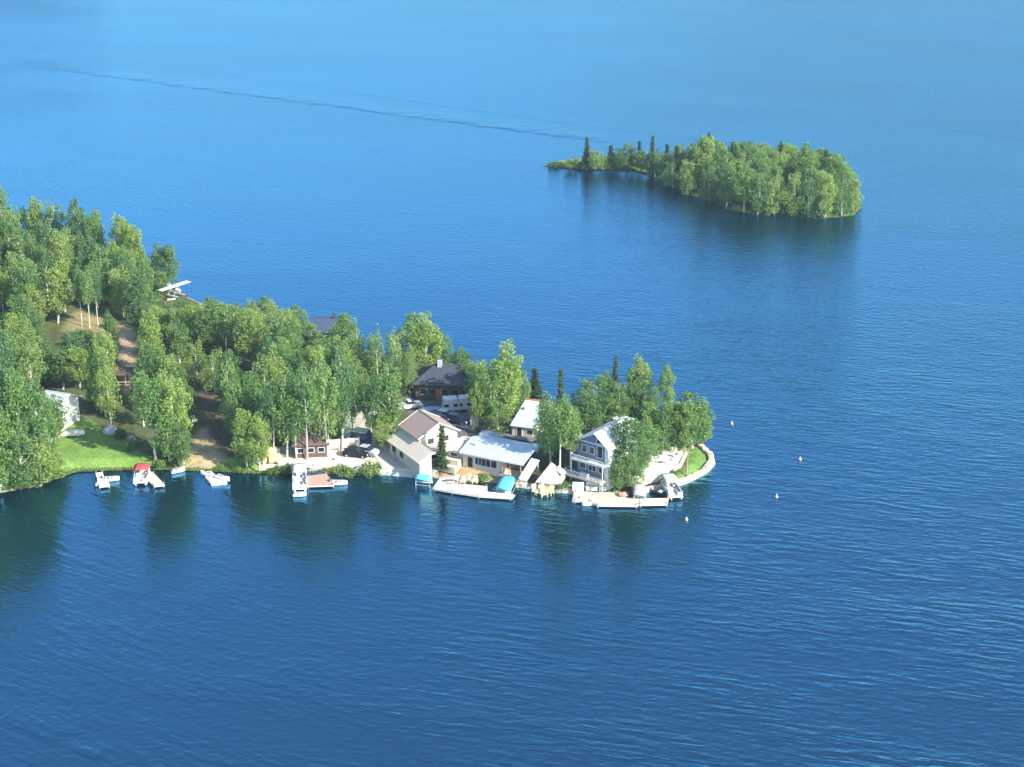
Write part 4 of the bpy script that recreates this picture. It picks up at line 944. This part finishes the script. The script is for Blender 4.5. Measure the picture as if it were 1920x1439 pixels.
def jetski(px, py, heading, label, z=0.05):
    p = at(px, py, z); o = thing('jet_ski', p, heading, label, 'jet ski'); L = 2.9
    secs = [[(x * L, -w, .35 + k), (x * L, -w * .8, .0), (x * L, 0, -.1), (x * L, w * .8, .0), (x * L, w, .35 + k), (x * L, w * .5, .5 + k * 2), (x * L, -w * .5, .5 + k * 2)] for x, w, k in ((-.5, .5, 0), (-.1, .55, .02), (.2, .5, .08), (.42, .25, .12), (.5, .03, .1))]
    MB().loft(secs).build('hull', M_WHITE, o); MB().box(-.5, 0, .48, 1.4, .38, .3, taper=.15).build('seat', M_GREY, o)
    b = MB(); b.tube((.4, 0, .5), (.25, 0, .95), .06); b.tube((.25, -.35, .95), (.25, .35, .95), .035); b.build('handlebar', M_DARK, o); return o
pontoon(266, 901, R(-84), 'white pontoon boat with red canopy moored below the lawn', M_RED, 5.4, (.1, .62))
motorboat(208, 902, R(8), 'small white motorboat beside the left small dock', L=2.9, shield=False)
motorboat(192, 911, R(15), 'tiny white skiff across the end of the left small dock', L=2.2, shield=False)
motorboat(334, 886, R(28), 'small white rowing boat at the grassy shore right of the red canopied boat', L=2.5, shield=False)
pontoon(562, 908, R(-83), 'white pontoon boat with long white canopy left of the reddish deck', M_WHITE, 7.6, (.0, .5))
motorboat(562, 931, R(5), 'small white dinghy tied across the bow of the long white pontoon boat', L=2.2, shield=False)
motorboat(635, 909, R(-3), 'low white boat moored right of the reddish deck', L=3.0, shield=False)
jetski(388, 892, R(150), 'white jet ski on the left of the swim raft'); jetski(418, 899, R(-30), 'white jet ski on the right edge of the swim raft', .4)
jetski(1088, 941, R(195), 'white jet ski moored left at the wide cream dock'); jetski(1107, 947, R(190), 'white jet ski moored nearest the camera at the wide cream dock')
motorboat(795, 905, R(178), 'white motorboat hanging under the left aqua canopy', L=3.0, z=.15)
motorboat(1234, 925, R(-50), 'dark hulled speedboat between grey lift and last pontoon boat', M_NAVY, 4.2)
pontoon(1259, 925, R(-80), 'large white pontoon boat with white canopy at the right end of the docks', M_WHITE, 6.6, (.0, .62))
motorboat(703 - 35, 888, R(60), 'tiny white boat by the shrub below the black car', L=1.7, shield=False)

# ------------------------------------------------------------------ boat lifts
def lift(corners, z, cm, label):
    P = [at(x, y, z) for x, y in corners]; c = sum(P, Vector()) / 4; o = thing('boat_lift', (c.x, c.y, 0), 0, label, 'boat lift')
    q = [Vector((p.x - c.x, p.y - c.y, 0)) for p in P]; b = MB()
    for v in q: b.tube((v.x * .9, v.y * .9, -1), (v.x * .9, v.y * .9, z - .25), .06)
    for i in range(4): a, d = q[i] * .9, q[(i + 1) % 4] * .9; b.tube((a.x, a.y, z - .3), (d.x, d.y, z - .3), .05); b.tube((a.x, a.y, .25), (d.x, d.y, .25), .05)
    b.build('frame', M_ALU, o); secs = []
    for i in range(7):
        t = i / 6; a, d = q[0].lerp(q[1], 0) , q[1]
        l, r = q[0].lerp(q[3], t), q[1].lerp(q[2], t); up = .45 * math.sin(math.pi * (.12 + .76 * t)) - .16; ring = []
        for k in (0, .25, .5, .75, 1): w = l.lerp(r, k); ring.append((w.x, w.y, z + up + .1 * math.sin(math.pi * k)))
        for k in (1, .5, 0): w = l.lerp(r, k); ring.append((w.x, w.y, z + up - .35 if t in (0, 1) else z + up - .06))
        secs.append(ring)
    MB().loft(secs).build('canopy', cm, o, True); return o
lift([(778, 898), (807, 901), (806, 890), (779, 889)], 1.35, M_AQUA, 'boat lift with small aqua canopy at the left end of the long dock')
lift([(930, 914), (958, 919), (971, 895), (943, 891)], 1.5, M_AQUA, 'boat lift with large aqua canopy at the right end of the long dock')
lift([(1188, 927), (1212, 928), (1208, 907), (1186, 906)], 1.6, M_GREY, 'boat lift with pale grey canopy at the wide cream dock')
motorboat(932, 921, R(70), 'dark hulled motorboat partly under the large aqua canopy', M_NAVY, 3.6)
o = thing('covered_boat', at(1182, 928, .2), R(80), 'boat under a black cover left of the pale grey canopy', 'boat')
MB().loft([[(x * 4.4, -w, .3), (x * 4.4, -w * .7, -.2), (x * 4.4, w * .7, -.2), (x * 4.4, w, .3)] for x, w in ((-.5, .7), (0, .75), (.35, .5), (.5, .05))]).build('hull', M_DARK, o)
MB().loft([[(x * 4.4, -w, .32), (x * 4.4, 0, .32 + k), (x * 4.4, w, .32)] for x, w, k in ((-.5, .68, .4), (0, .73, .8), (.35, .5, .3), (.49, .05, .05))]).build('cover', M_DARK, o)
motorboat(944, 926, R(-8), 'small pale boat moored low beyond the dock under the aqua canopy', L=2.6, shield=False)

# ------------------------------------------------------------------ chairs, benches and small things
def lounge(p, rz, label, m, name='lounge_chair'):
    o = thing(name, p, rz, label, 'chair')
    MB().slab([(-.35, -.45, .42), (.35, -.45, .42), (.35, .3, .3), (-.35, .3, .3)], .06).build('seat', m, o)
    MB().slab([(-.36, .25, .3), (.36, .25, .3), (.33, .62, 1.15), (-.33, .62, 1.15)], .06).build('backrest', m, o)
    for s in (-1, 1): MB().box(s * .42, -.05, .58, .14, .8, .05).build('armrest', m, o)
    for s in (-1, 1):
        for y in (-.4, .35): MB().box(s * .4, y, 0, .08, .08, .58).build('leg', m, o)
    return o
CH = [(860, 904, 20, 'peach lounge chair on the long white dock, left one'), (868, 907, -15, 'peach lounge chair on the long white dock, right one'), (884, 903, 35, 'yellow lounge chair behind the long dock, left of the pair'), (891, 906, -10, 'yellow lounge chair behind the long dock, right of the pair')]
for i, (x, y, a, lb) in enumerate(CH): lounge(at(x, y, .64) if i < 2 else at(x, y, .8), R(a), lb, M_YEL2 if i > 1 else mat('peach_plastic', (.75, .52, .38), .6, .1))
for i, (x, y, a) in enumerate(((1005, 919, 30), (1013, 921, -10), (1020, 924, 15), (1031, 921, -30), (1024, 917, 60))):
    p = at(x, y, .75); p.z = max(.1, GH(p.x, p.y)); lounge(p, R(a), ['yellow garden chair at the shore, leftmost of five', 'yellow garden chair at the shore, second from left of five', 'yellow garden chair nearest the water, middle of five', 'yellow garden chair at the shore, rightmost of five', 'yellow garden chair furthest back of the five at the shore'][i], M_YEL2, 'garden_chair').scale = (1.25,) * 3
def bench(p, L, rz, label):
    o = thing('storage_bench', p, rz, label, 'bench'); MB().box(0, 0, 0, L, .7, .62).build('box', M_WHITE, o); MB().box(0, 0, .63, L + .1, .8, .08).build('lid', M_WHITE, o)
    MB().slab([(-L / 2, .36, .72), (L / 2, .36, .72), (L / 2, .5, 1.3), (-L / 2, .5, 1.3)], .07).build('backrest', M_WHITE, o)
for x, y, l, lb in ((1084, 920, 1.9, 'white storage bench behind the cream dock, leftmost'), (1110, 919, 2.0, 'white storage bench behind the cream dock, middle one'), (1130, 919, 1.2, 'short white storage bench behind the cream dock, right one')): bench(at(x, y, .66), l, R(-4), lb)
o = thing('inflatable_raft', at(1170, 929, .64), R(5), 'flat salmon red inflatable on the wide cream dock', 'inflatable'); m = mat('salmon_vinyl', (.75, .3, .22), .5, .1)
b = MB()
for k in range(5): b.tube((-.85, -.6 + .3 * k, .16), (.85, -.6 + .3 * k, .16), .16, n=8)
b.build('mattress', m, o, True); MB().ell((-.75, 0, .38), (.2, .7, .14)).build('pillow', m, o, True)
# picnic table on the dock, white round and square tables
def table(p, rz, label, m, L=1.8, name='picnic_table'):
    o = thing(name, p, rz, label, 'table'); MB().box(0, 0, .72, L, .8, .06).build('tabletop', m, o)
    for s in (-1, 1): MB().box(0, s * .75, .42, L, .28, .05).build('seat', m, o)
    for s in (-1, 1): MB().box(s * L * .35, 0, 0, .1, 1.5, .1).box(s * L * .35, 0, .1, .1, .12, .62).build('leg', m, o)
table(at(847, 905, .64), R(-8), 'grey picnic table on the long white dock', M_GREY, 1.4)
table(on(746, 860), R(-10), 'grey picnic table on the concrete beside the gable building', M_GREY, 1.6)
table(on(1228, 868), R(20), 'white picnic table on the white gravel terrace', M_WHITE)
table(on(312, 764), R(10), 'white table among the birches left of the tan slope', M_WHITE)
for x, y, a, lb in ((1216, 848, 20, 'white chair on the gravel terrace, furthest back'), (1254, 872, -40, 'white chair at the middle of the gravel terrace'), (1268, 862, 60, 'white chair at the right edge of the gravel terrace'), (1203, 866, 10, 'white chair under the birch at the terrace\'s left end'), (364, 792, 30, 'white lounge chair at the top of the tan slope'), (520, 855, 0, 'white chair by the yellow timber stack')):
    lounge(on(x, y), R(a), lb, M_WHITE)
# white gravel terrace with low wall
T = [(1188, 902), (1232, 893), (1276, 871), (1287, 848), (1278, 838), (1240, 838), (1196, 856)]
P = [on(x, y) for x, y in T]; zt = max(GH(p.x, p.y) for p in P) + .35; P = [at(x, y, zt) for x, y in T]; c = sum(P, Vector()) / len(P)
o = thing('terrace', (c.x, c.y, 0), 0, 'raised white gravel terrace with pale retaining wall near the point', 'terrace')
q = [(p.x - c.x, p.y - c.y) for p in P]; MB().prism(q, .2, zt).build('gravel_bed', mat('white_gravel', (.64, .59, .54), .95, .2, 3, bump=.6), o)
b = MB()
for i in range(3): u, v = q[i], q[i + 1]; b.box((u[0] + v[0]) / 2, (u[1] + v[1]) / 2, .3, math.dist(u, v) + .1, .35, zt - .1, math.atan2(v[1] - u[1], v[0] - u[0]))
b.build('retaining_wall', M_CREAM, o)
# boulders on the terrace and along the yard
proto_r = None
BO = [(1216, 878, .9, 'large pale boulder at the terrace\'s left'), (1262, 850, .8, 'pale boulder at the back of the terrace'), (1274, 858, .6, 'small pale boulder at the terrace\'s back right corner'), (1246, 856, .8, 'pale boulder in the terrace\'s middle back'), (1232, 850, .6, 'small boulder left of the terrace\'s back'), (1281, 848, .5, 'smallest boulder at the terrace\'s far right corner'),
      (522, 868, .5, 'pale boulder at the yard\'s left edge'), (552, 872, .5, 'pale boulder by the leftmost white trunk'), (590, 874, .45, 'pale boulder behind the reddish deck'), (630, 862, .5, 'pale boulder in front of the fence')]
for i, (x, y, r, lb) in enumerate(BO):
    p = on(x, y); p.z = zt if i < 6 else p.z; o = MB().ell((0, 0, r * .35), (r, r * .8, r * .6), 9, 6, .14, i).build('boulder', M_STONE); o.location = p; tag(o, lb, 'boulder', 'pale boulders')
# stone seawalls
def seawall(pts, w, hgt_, label, mt=M_STONE, seed=1):
    P = [at(x, y, 0) for x, y in pts]; g = random.Random(seed); S = []
    for a, b in zip(P, P[1:]):
        n = max(1, int((b - a).length / .55))
        for k in range(n): S.append(a.lerp(b, k / n))
    S.append(P[-1]); c = S[len(S) // 2]; secs = []
    for i, p in enumerate(S):
        d = (S[min(i + 1, len(S) - 1)] - S[max(0, i - 1)]).normalized(); n = Vector((-d.y, d.x, 0)); j = lambda: g.uniform(-.1, .1)
        secs.append([tuple(p - c + n * (u * w + j()) + Vector((0, 0, z * hgt_ + (j() if z > 0 else -.4)))) for u, z in ((-.6, 0), (-.45, .8), (-.15, 1), (.2, 1.02), (.45, .95), (.55, 0))])
    o = MB().loft(secs).build('stone_seawall', mt); o.location = (c.x, c.y, 0); tag(o, label, 'seawall'); return o
seawall([(1196, 923), (1225, 920), (1256, 914), (1292, 901), (1320, 886), (1334, 870), (1332, 857), (1320, 845), (1302, 832)], 1.15, .7, 'pale stone seawall curving round the grassy point')
seawall([(968, 912), (1010, 917), (1045, 922), (1076, 925)], .9, .7, 'low cream stone edge between the aqua lift and the cream dock', seed=3)
seawall([(712, 889), (750, 892), (786, 896)], .7, .7, 'straight low concrete edge below the gable building\'s ramp', M_CONC, 4)
# concrete pad beside the gable building
P = [on(*q) for q in ((703, 856), (741, 845), (806, 876), (822, 893), (716, 889))]; c = sum(P, Vector()) / 5
b = MB(); q = [(p.x - c.x, p.y - c.y) for p in P]; b.prism(q, -.4, max(GH(p.x, p.y) for p in P) + .03); o = b.build('pavement', M_CONC); o.location = (c.x, c.y, 0); o['kind'] = 'structure'
# buoys
for x, y, lb in ((1372, 796, 'pale pink mooring buoy furthest from the docks, upper left of the others'), (1500, 863, 'pale pink mooring buoy furthest right in open water'), (1456, 933, 'pink mooring buoy below the rightmost one'), (1287, 976, 'pink mooring buoy nearest the camera off the last pontoon boat')):
    o = thing('mooring_buoy', at(x, y), 0, lb, 'buoy', 'mooring buoys off the point'); MB().ell((0, 0, .12), (.28, .28, .26), 12, 8).build('float', M_BUOY, o, True); MB().tube((0, 0, .4), (0, 0, .62), .08, n=8).build('ring_post', M_WHITE, o)
for x, y, w_, lb in ((500, 862, 1.6, 'large stack of pale yellow timber under the birches'), (516, 866, .9, 'small stack of pale yellow timber beside the larger one')):
    o = thing('timber_stack', on(x, y), R(60 if w_ > 1 else 20), lb, 'timber stack')
    for k in range(5):
        b = MB()
        for j in range(5): b.box(0, (-.4 + .2 * j) * w_, .05 + k * .24 * w_, 2.4 * w_, .16 * w_, .18 * w_)
        b.build('board_layer', M_YELLOW, o)

# ------------------------------------------------------------------ vehicles
def car(p, rz, label, m, L=4.6, h=1.6, kind='parked_car', cat='car', bed=False):
    o = thing(kind, p, rz, label, cat); W = 1.85; s = L / 4.6
    prof = [(-2.3, .35), (-2.3, .95), (-2.1, 1.05), (1.0, 1.08), (2.1, .92), (2.3, .7), (2.3, .35)]
    MB().loft([[(x * s, y * k, z) for x, z in prof] for y, k in ((-W / 2, 1), (W / 2, 1))]).build('body', m, o)
    top = [(-1.9 if not bed else -.5, 1.04), (-1.6 if not bed else -.4, h), (.2, h), (1.0, 1.06)]
    MB().loft([[(x * s, y, z) for x, z in top] for y in (-W * .44, W * .44)]).build('window_band', M_GLASS, o)
    MB().box((-.7 if not bed else -.1) * s, 0, h + .005, (1.7 if not bed else .6) * s, W * .84, .05).build('roof', m, o)
    for x in (-1.45, 1.45):
        for y in (-1, 1): w = MB().tube((x * s, y * W * .4, .34), (x * s, y * W * .52, .34), .34, n=12).build('wheel', M_TYRE, o); MB().tube((x * s, y * W * .5, .34), (x * s, y * W * .535, .34), .18, n=10).build('rim', M_ALU, w)
    for y in (-1, 1): MB().box(2.3 * s, y * .65, .62, .06, .4, .18).build('headlight', M_LAMP, o)
    return o
car(on(668, 856), R(-14), 'black car parked behind the round shrub on the gravel yard', M_DARK)
car(on(690, 853), R(-25), 'silver car parked right of the black car', M_SILVER, 4.0)
car(on(768, 766), R(20), 'white pickup in deep shade left of the dark house', M_WHITE, 4.8, kind='pickup_truck', cat='pickup', bed=True)
car(on(838, 786), R(-32), 'silver car parked between the gable building and the white trailers', M_SILVER)
car(on(858, 793), R(-30), 'dark blue car with pale edge parked right of the silver car', M_NAVY)
car(on(820, 790), R(-40), 'dark car in the shade just behind the taupe roof', M_DARK)
car(on(958, 839), R(-24), 'navy blue car behind the long metal roof, left one', M_NAVY, 4.8)
car(on(982, 842), R(-8), 'navy blue van behind the long metal roof, right one', M_NAVY, 5.0, 2.0, 'parked_van', 'van')
def trailer(p, rz, label, m, L=4.2, H=2.2, Wd=2.1, rm=None):
    o = thing('camper_trailer', p, rz, label, 'trailer')
    MB().extr([(-L / 2, .55), (L / 2 - .2, .55), (L / 2, 1.2), (L / 2 - .5, H + .5), (-L / 2 + .1, H + .5), (-L / 2, 1.0)], 'y', -Wd / 2, Wd / 2).build('body', m, o)
    MB().box(-.15, 0, H + .505, L - .7, Wd + .06, .06).build('roof', rm or m, o)
    for u in (-1.0, .7): MB().box(u, -Wd / 2 - .02, 1.3, .8, .04, .55).build('window', M_GLASS, o)
    for s in (-1, 1): MB().tube((-.2, s * Wd * .4, .34), (-.2, s * Wd * .51, .34), .33, n=12).build('wheel', M_TYRE, o)
    MB().tube((L / 2, 0, .5), (L / 2 + 1, 0, .45), .06).build('tow_bar', M_DARK, o)
trailer(on(846, 772), R(12), 'bright white camper trailer, left of the two in front of the dark house', M_WHITE, 3.2)
trailer(on(872, 770), R(8), 'bright white camper trailer, right of the two in front of the dark house', M_WHITE, 2.6)
trailer(on(679, 838), R(-20), 'navy camper trailer with pale green roof behind the fence', M_NAVY, 3.4, 2.6, 2.2, mat('pale_green_roof', (.55, .6, .36), .7, .1))
# tarped boats on trailers
def tarped(p, rz, label, m, L=4.4, H=1.8, W_=1.1):
    o = thing('covered_boat', p, rz, label, 'boat'); secs = []
    for x, w, k in ((-.5, .8, .7), (-.45, .95, .8), (-.1, 1, 1), (.2, .9, .85), (.4, .5, .6), (.5, .1, .45)):
        secs.append([(x * L, -w * W_, .5), (x * L, -w * W_ * .9, .5 + .3 * H), (x * L, 0, .45 + .6 * H * k), (x * L, w * W_ * .9, .5 + .3 * H), (x * L, w * W_, .5)])
    MB().loft(secs).build('tarp', m, o); MB().box(0, 0, .3, L * .9, .5, .15).build('trailer_frame', M_DARK, o)
    for s in (-1, 1): MB().tube((-.3, s * .8, .3), (-.3, s * .98, .3), .3, n=10).build('wheel', M_TYRE, o)
tarped(on(812, 776), R(10), 'boat under pale blue grey tarp in shade before the dark house', M_GREYB)
tarped(on(921, 828), R(-35), 'boat under blue grey tarp at the back edge of the long metal roof', M_GREYB, 4.2, 2.6, 1.3)
o = thing('upturned_boat', on(133, 817), R(8), 'long cream covered boat lying on the lawn below the white cabin', 'boat')
MB().loft([[(x * 5.0, -w, .25), (x * 5.0, -w * .95, .7 * k), (x * 5.0, -w * .4, 1.0 * k), (x * 5.0, w * .4, 1.05 * k), (x * 5.0, w * .95, .7 * k), (x * 5.0, w, .25)] for x, w, k in ((-.5, .75, .85), (-.3, .85, 1), (.2, .85, 1), (.42, .6, .95), (.5, .3, .8))]).build('cover', mat('cream_canvas', (.76, .68, .56), .7, .06), o)
for x in (-1.5, 1.3): MB().box(x, 0, -.1, .3, 1.5, .35).build('block', M_WOOD, o)
# dome tent, ball lamp, umbrella, fence posts
o = thing('dome_tent', on(207, 812), R(20), 'small pale grey dome tent in the shade above the lawn', 'tent')
MB().loft([[(r * math.cos(t) * 1.5, r * math.sin(t) * 1.2, z) for t in [2 * math.pi * i / 10 for i in range(10)]] for r, z in ((1, 0), (.92, .6), (.65, 1.1), (.3, 1.4), (.04, 1.48))]).build('shell', M_GREY, o, True)
MB().add([(-.4, -1.22, .02), (.4, -1.22, .02), (0, -.85, .95), (-.4, -1.17, .02), (.4, -1.17, .02), (0, -.8, .95)], [(0, 1, 2), (5, 4, 3), (0, 3, 4, 1), (1, 4, 5, 2), (2, 5, 3, 0)]).build('door', M_GREYB, o)
o = thing('garden_umbrella', on(248, 838), 0, 'round white umbrella standing in the dark hollow right of the lawn', 'umbrella')
MB().loft([[(r * math.cos(t), r * math.sin(t), z) for t in [2 * math.pi * i / 12 for i in range(12)]] for r, z in ((.72, 1.3), (.66, 1.6), (.45, 1.9), (.2, 2.05), (.02, 2.1))]).build('canopy', M_WHITE, o, True); MB().tube((0, 0, -.2), (0, 0, 2.15), .04).build('pole', M_ALU, o)
o = thing('garden_umbrella', on(1085, 880), 0, 'cream umbrella beside the tall house\'s left corner', 'umbrella')
MB().loft([[(r * math.cos(t), r * math.sin(t), z) for t in [2 * math.pi * i / 8 for i in range(8)]] for r, z in ((1.5, 5.6), (1.0, 6.1), (.5, 6.5), (.03, 6.7))]).build('canopy', M_YEL2, o); MB().tube((0, 0, -.4), (0, 0, 6.75), .06).build('pole', M_WHITE, o)
for x, y, lb in ((889, 800, 'cream post with board left of the tall birch, shorter'), (900, 792, 'cream board screen behind the shorter cream post')):
    o = thing('board_screen', on(x, y), R(-10), lb, 'screen')
    for k in range(3): MB().box(-.5 + .5 * k, 0, -.3, .42, .07, 2.7 - .2 * k).build('board', M_CREAM, o)
    MB().box(0, .08, 1.2, 1.5, .06, .12).build('rail', M_WOOD, o)
def pole_(px, top, base, label):
    p = on(px, base); h = (base - top) / (ppm(p) * .93); o = thing('utility_pole', p, 0, label, 'pole'); MB().tube((0, 0, -.4), (0, 0, h), .12, .08).build('pole', M_WOOD, o); MB().box(0, 0, h - .7, 1.6, .1, .12).build('crossarm', M_WOOD, o)
pole_(1292 - 4, 842, 892, 'short weathered pole at the right edge of the terrace')

# ------------------------------------------------------------------ floatplane on the back shore
def plane():
    p = at(326, 566, .0); p.z = max(.1, GH(p.x, p.y)); o = thing('floatplane', p, R(-35), 'white floatplane with high wing pulled up on the far shore', 'seaplane')
    secs = []
    for x, w, zc, hh in ((-4.0, .12, 2.15, .16), (-2.6, .3, 2.1, .32), (-1.0, .52, 2.0, .6), (.4, .58, 2.0, .72), (1.6, .56, 1.9, .6), (2.6, .45, 1.85, .45), (3.1, .2, 1.85, .2)):
        secs.append([(x, w * math.cos(t), zc + hh * math.sin(t)) for t in [2 * math.pi * i / 10 for i in range(10)]])
    MB().loft(secs).build('fuselage', M_WHITE, o, True)
    MB().box(.5, 0, 2.78, 1.65, 10.6, .16).build('wing', M_WHITE, o)
    MB().box(-3.7, 0, 2.2, .95, 3.4, .08).build('tailplane', M_WHITE, o)
    MB().slab([(-4.3, .04, 2.2), (-3.2, .04, 2.2), (-3.8, .04, 3.7), (-4.3, .04, 3.7)], .08).build('tail_fin', M_WHITE, o)
    MB().box(.95, 0, 2.2, .9, 1.2, .5, taper=.15).build('cabin_window', M_GLASS, o)
    for s in (-1, 1):
        f = MB().loft([[(x, s * 1.25 + w * math.cos(t), .4 + hh * math.sin(t) + k) for t in [2 * math.pi * i / 8 for i in range(8)]] for x, w, hh, k in ((-2.4, .12, .1, .15), (-1, .3, .3, 0), (1.6, .34, .34, 0), (2.7, .2, .2, .1), (3.1, .04, .04, .2))]).build('float', M_ALU, o, True)
        b = MB()
        for x in (-.6, 1.4): b.tube((x, s * 1.25, .6), (x, s * .45, 1.6), .05)
        b.build('strut', M_ALU, f); MB().tube((.3, s * .5, 1.6), (.5, s * 2.8, 2.8), .05).build('wing_strut', M_WHITE, o)
    b = MB(); b.box(3.2, 0, 1.05, .05, .14, 1.6); b.ell((3.25, 0, 1.85), (.18, .14, .14)); b.build('propeller', M_DARK, o); o.scale = (.85, .85, .85)
plane()
motorboat(321, 566, R(15), 'small white boat lying below the floatplane', L=1.9, shield=False, z=.8); 
o = thing('plane_ramp', at(322, 556, .7), R(-20), 'dark plank ramp under the floatplane', 'ramp'); MB().box(0, 0, -.2, 7, 4, .22).build('deck', M_LOG, o)
for x in (-3, 3): MB().tube((x, -1.8, -1), (x, -1.8, .1), .1).build('post', M_WOOD, o)


# ------------------------------------------------------------------ light summer haze over the lake
def haze():
    b = MB(); b.box(0, 900, -2, 5990, 5990, 140); m = bpy.data.materials.new('haze_air'); m.use_nodes = True; nt = m.node_tree
    nt.nodes.remove(nt.nodes['Principled BSDF']); v = nt.nodes.new('ShaderNodeVolumePrincipled')
    v.inputs['Color'].default_value = (.6, .8, 1, 1); v.inputs['Density'].default_value = .00012; v.inputs['Anisotropy'].default_value = .2
    nt.links.new(v.outputs[0], nt.nodes['Material Output'].inputs['Volume']); o = b.build('haze', m); o['kind'] = 'stuff'
haze()
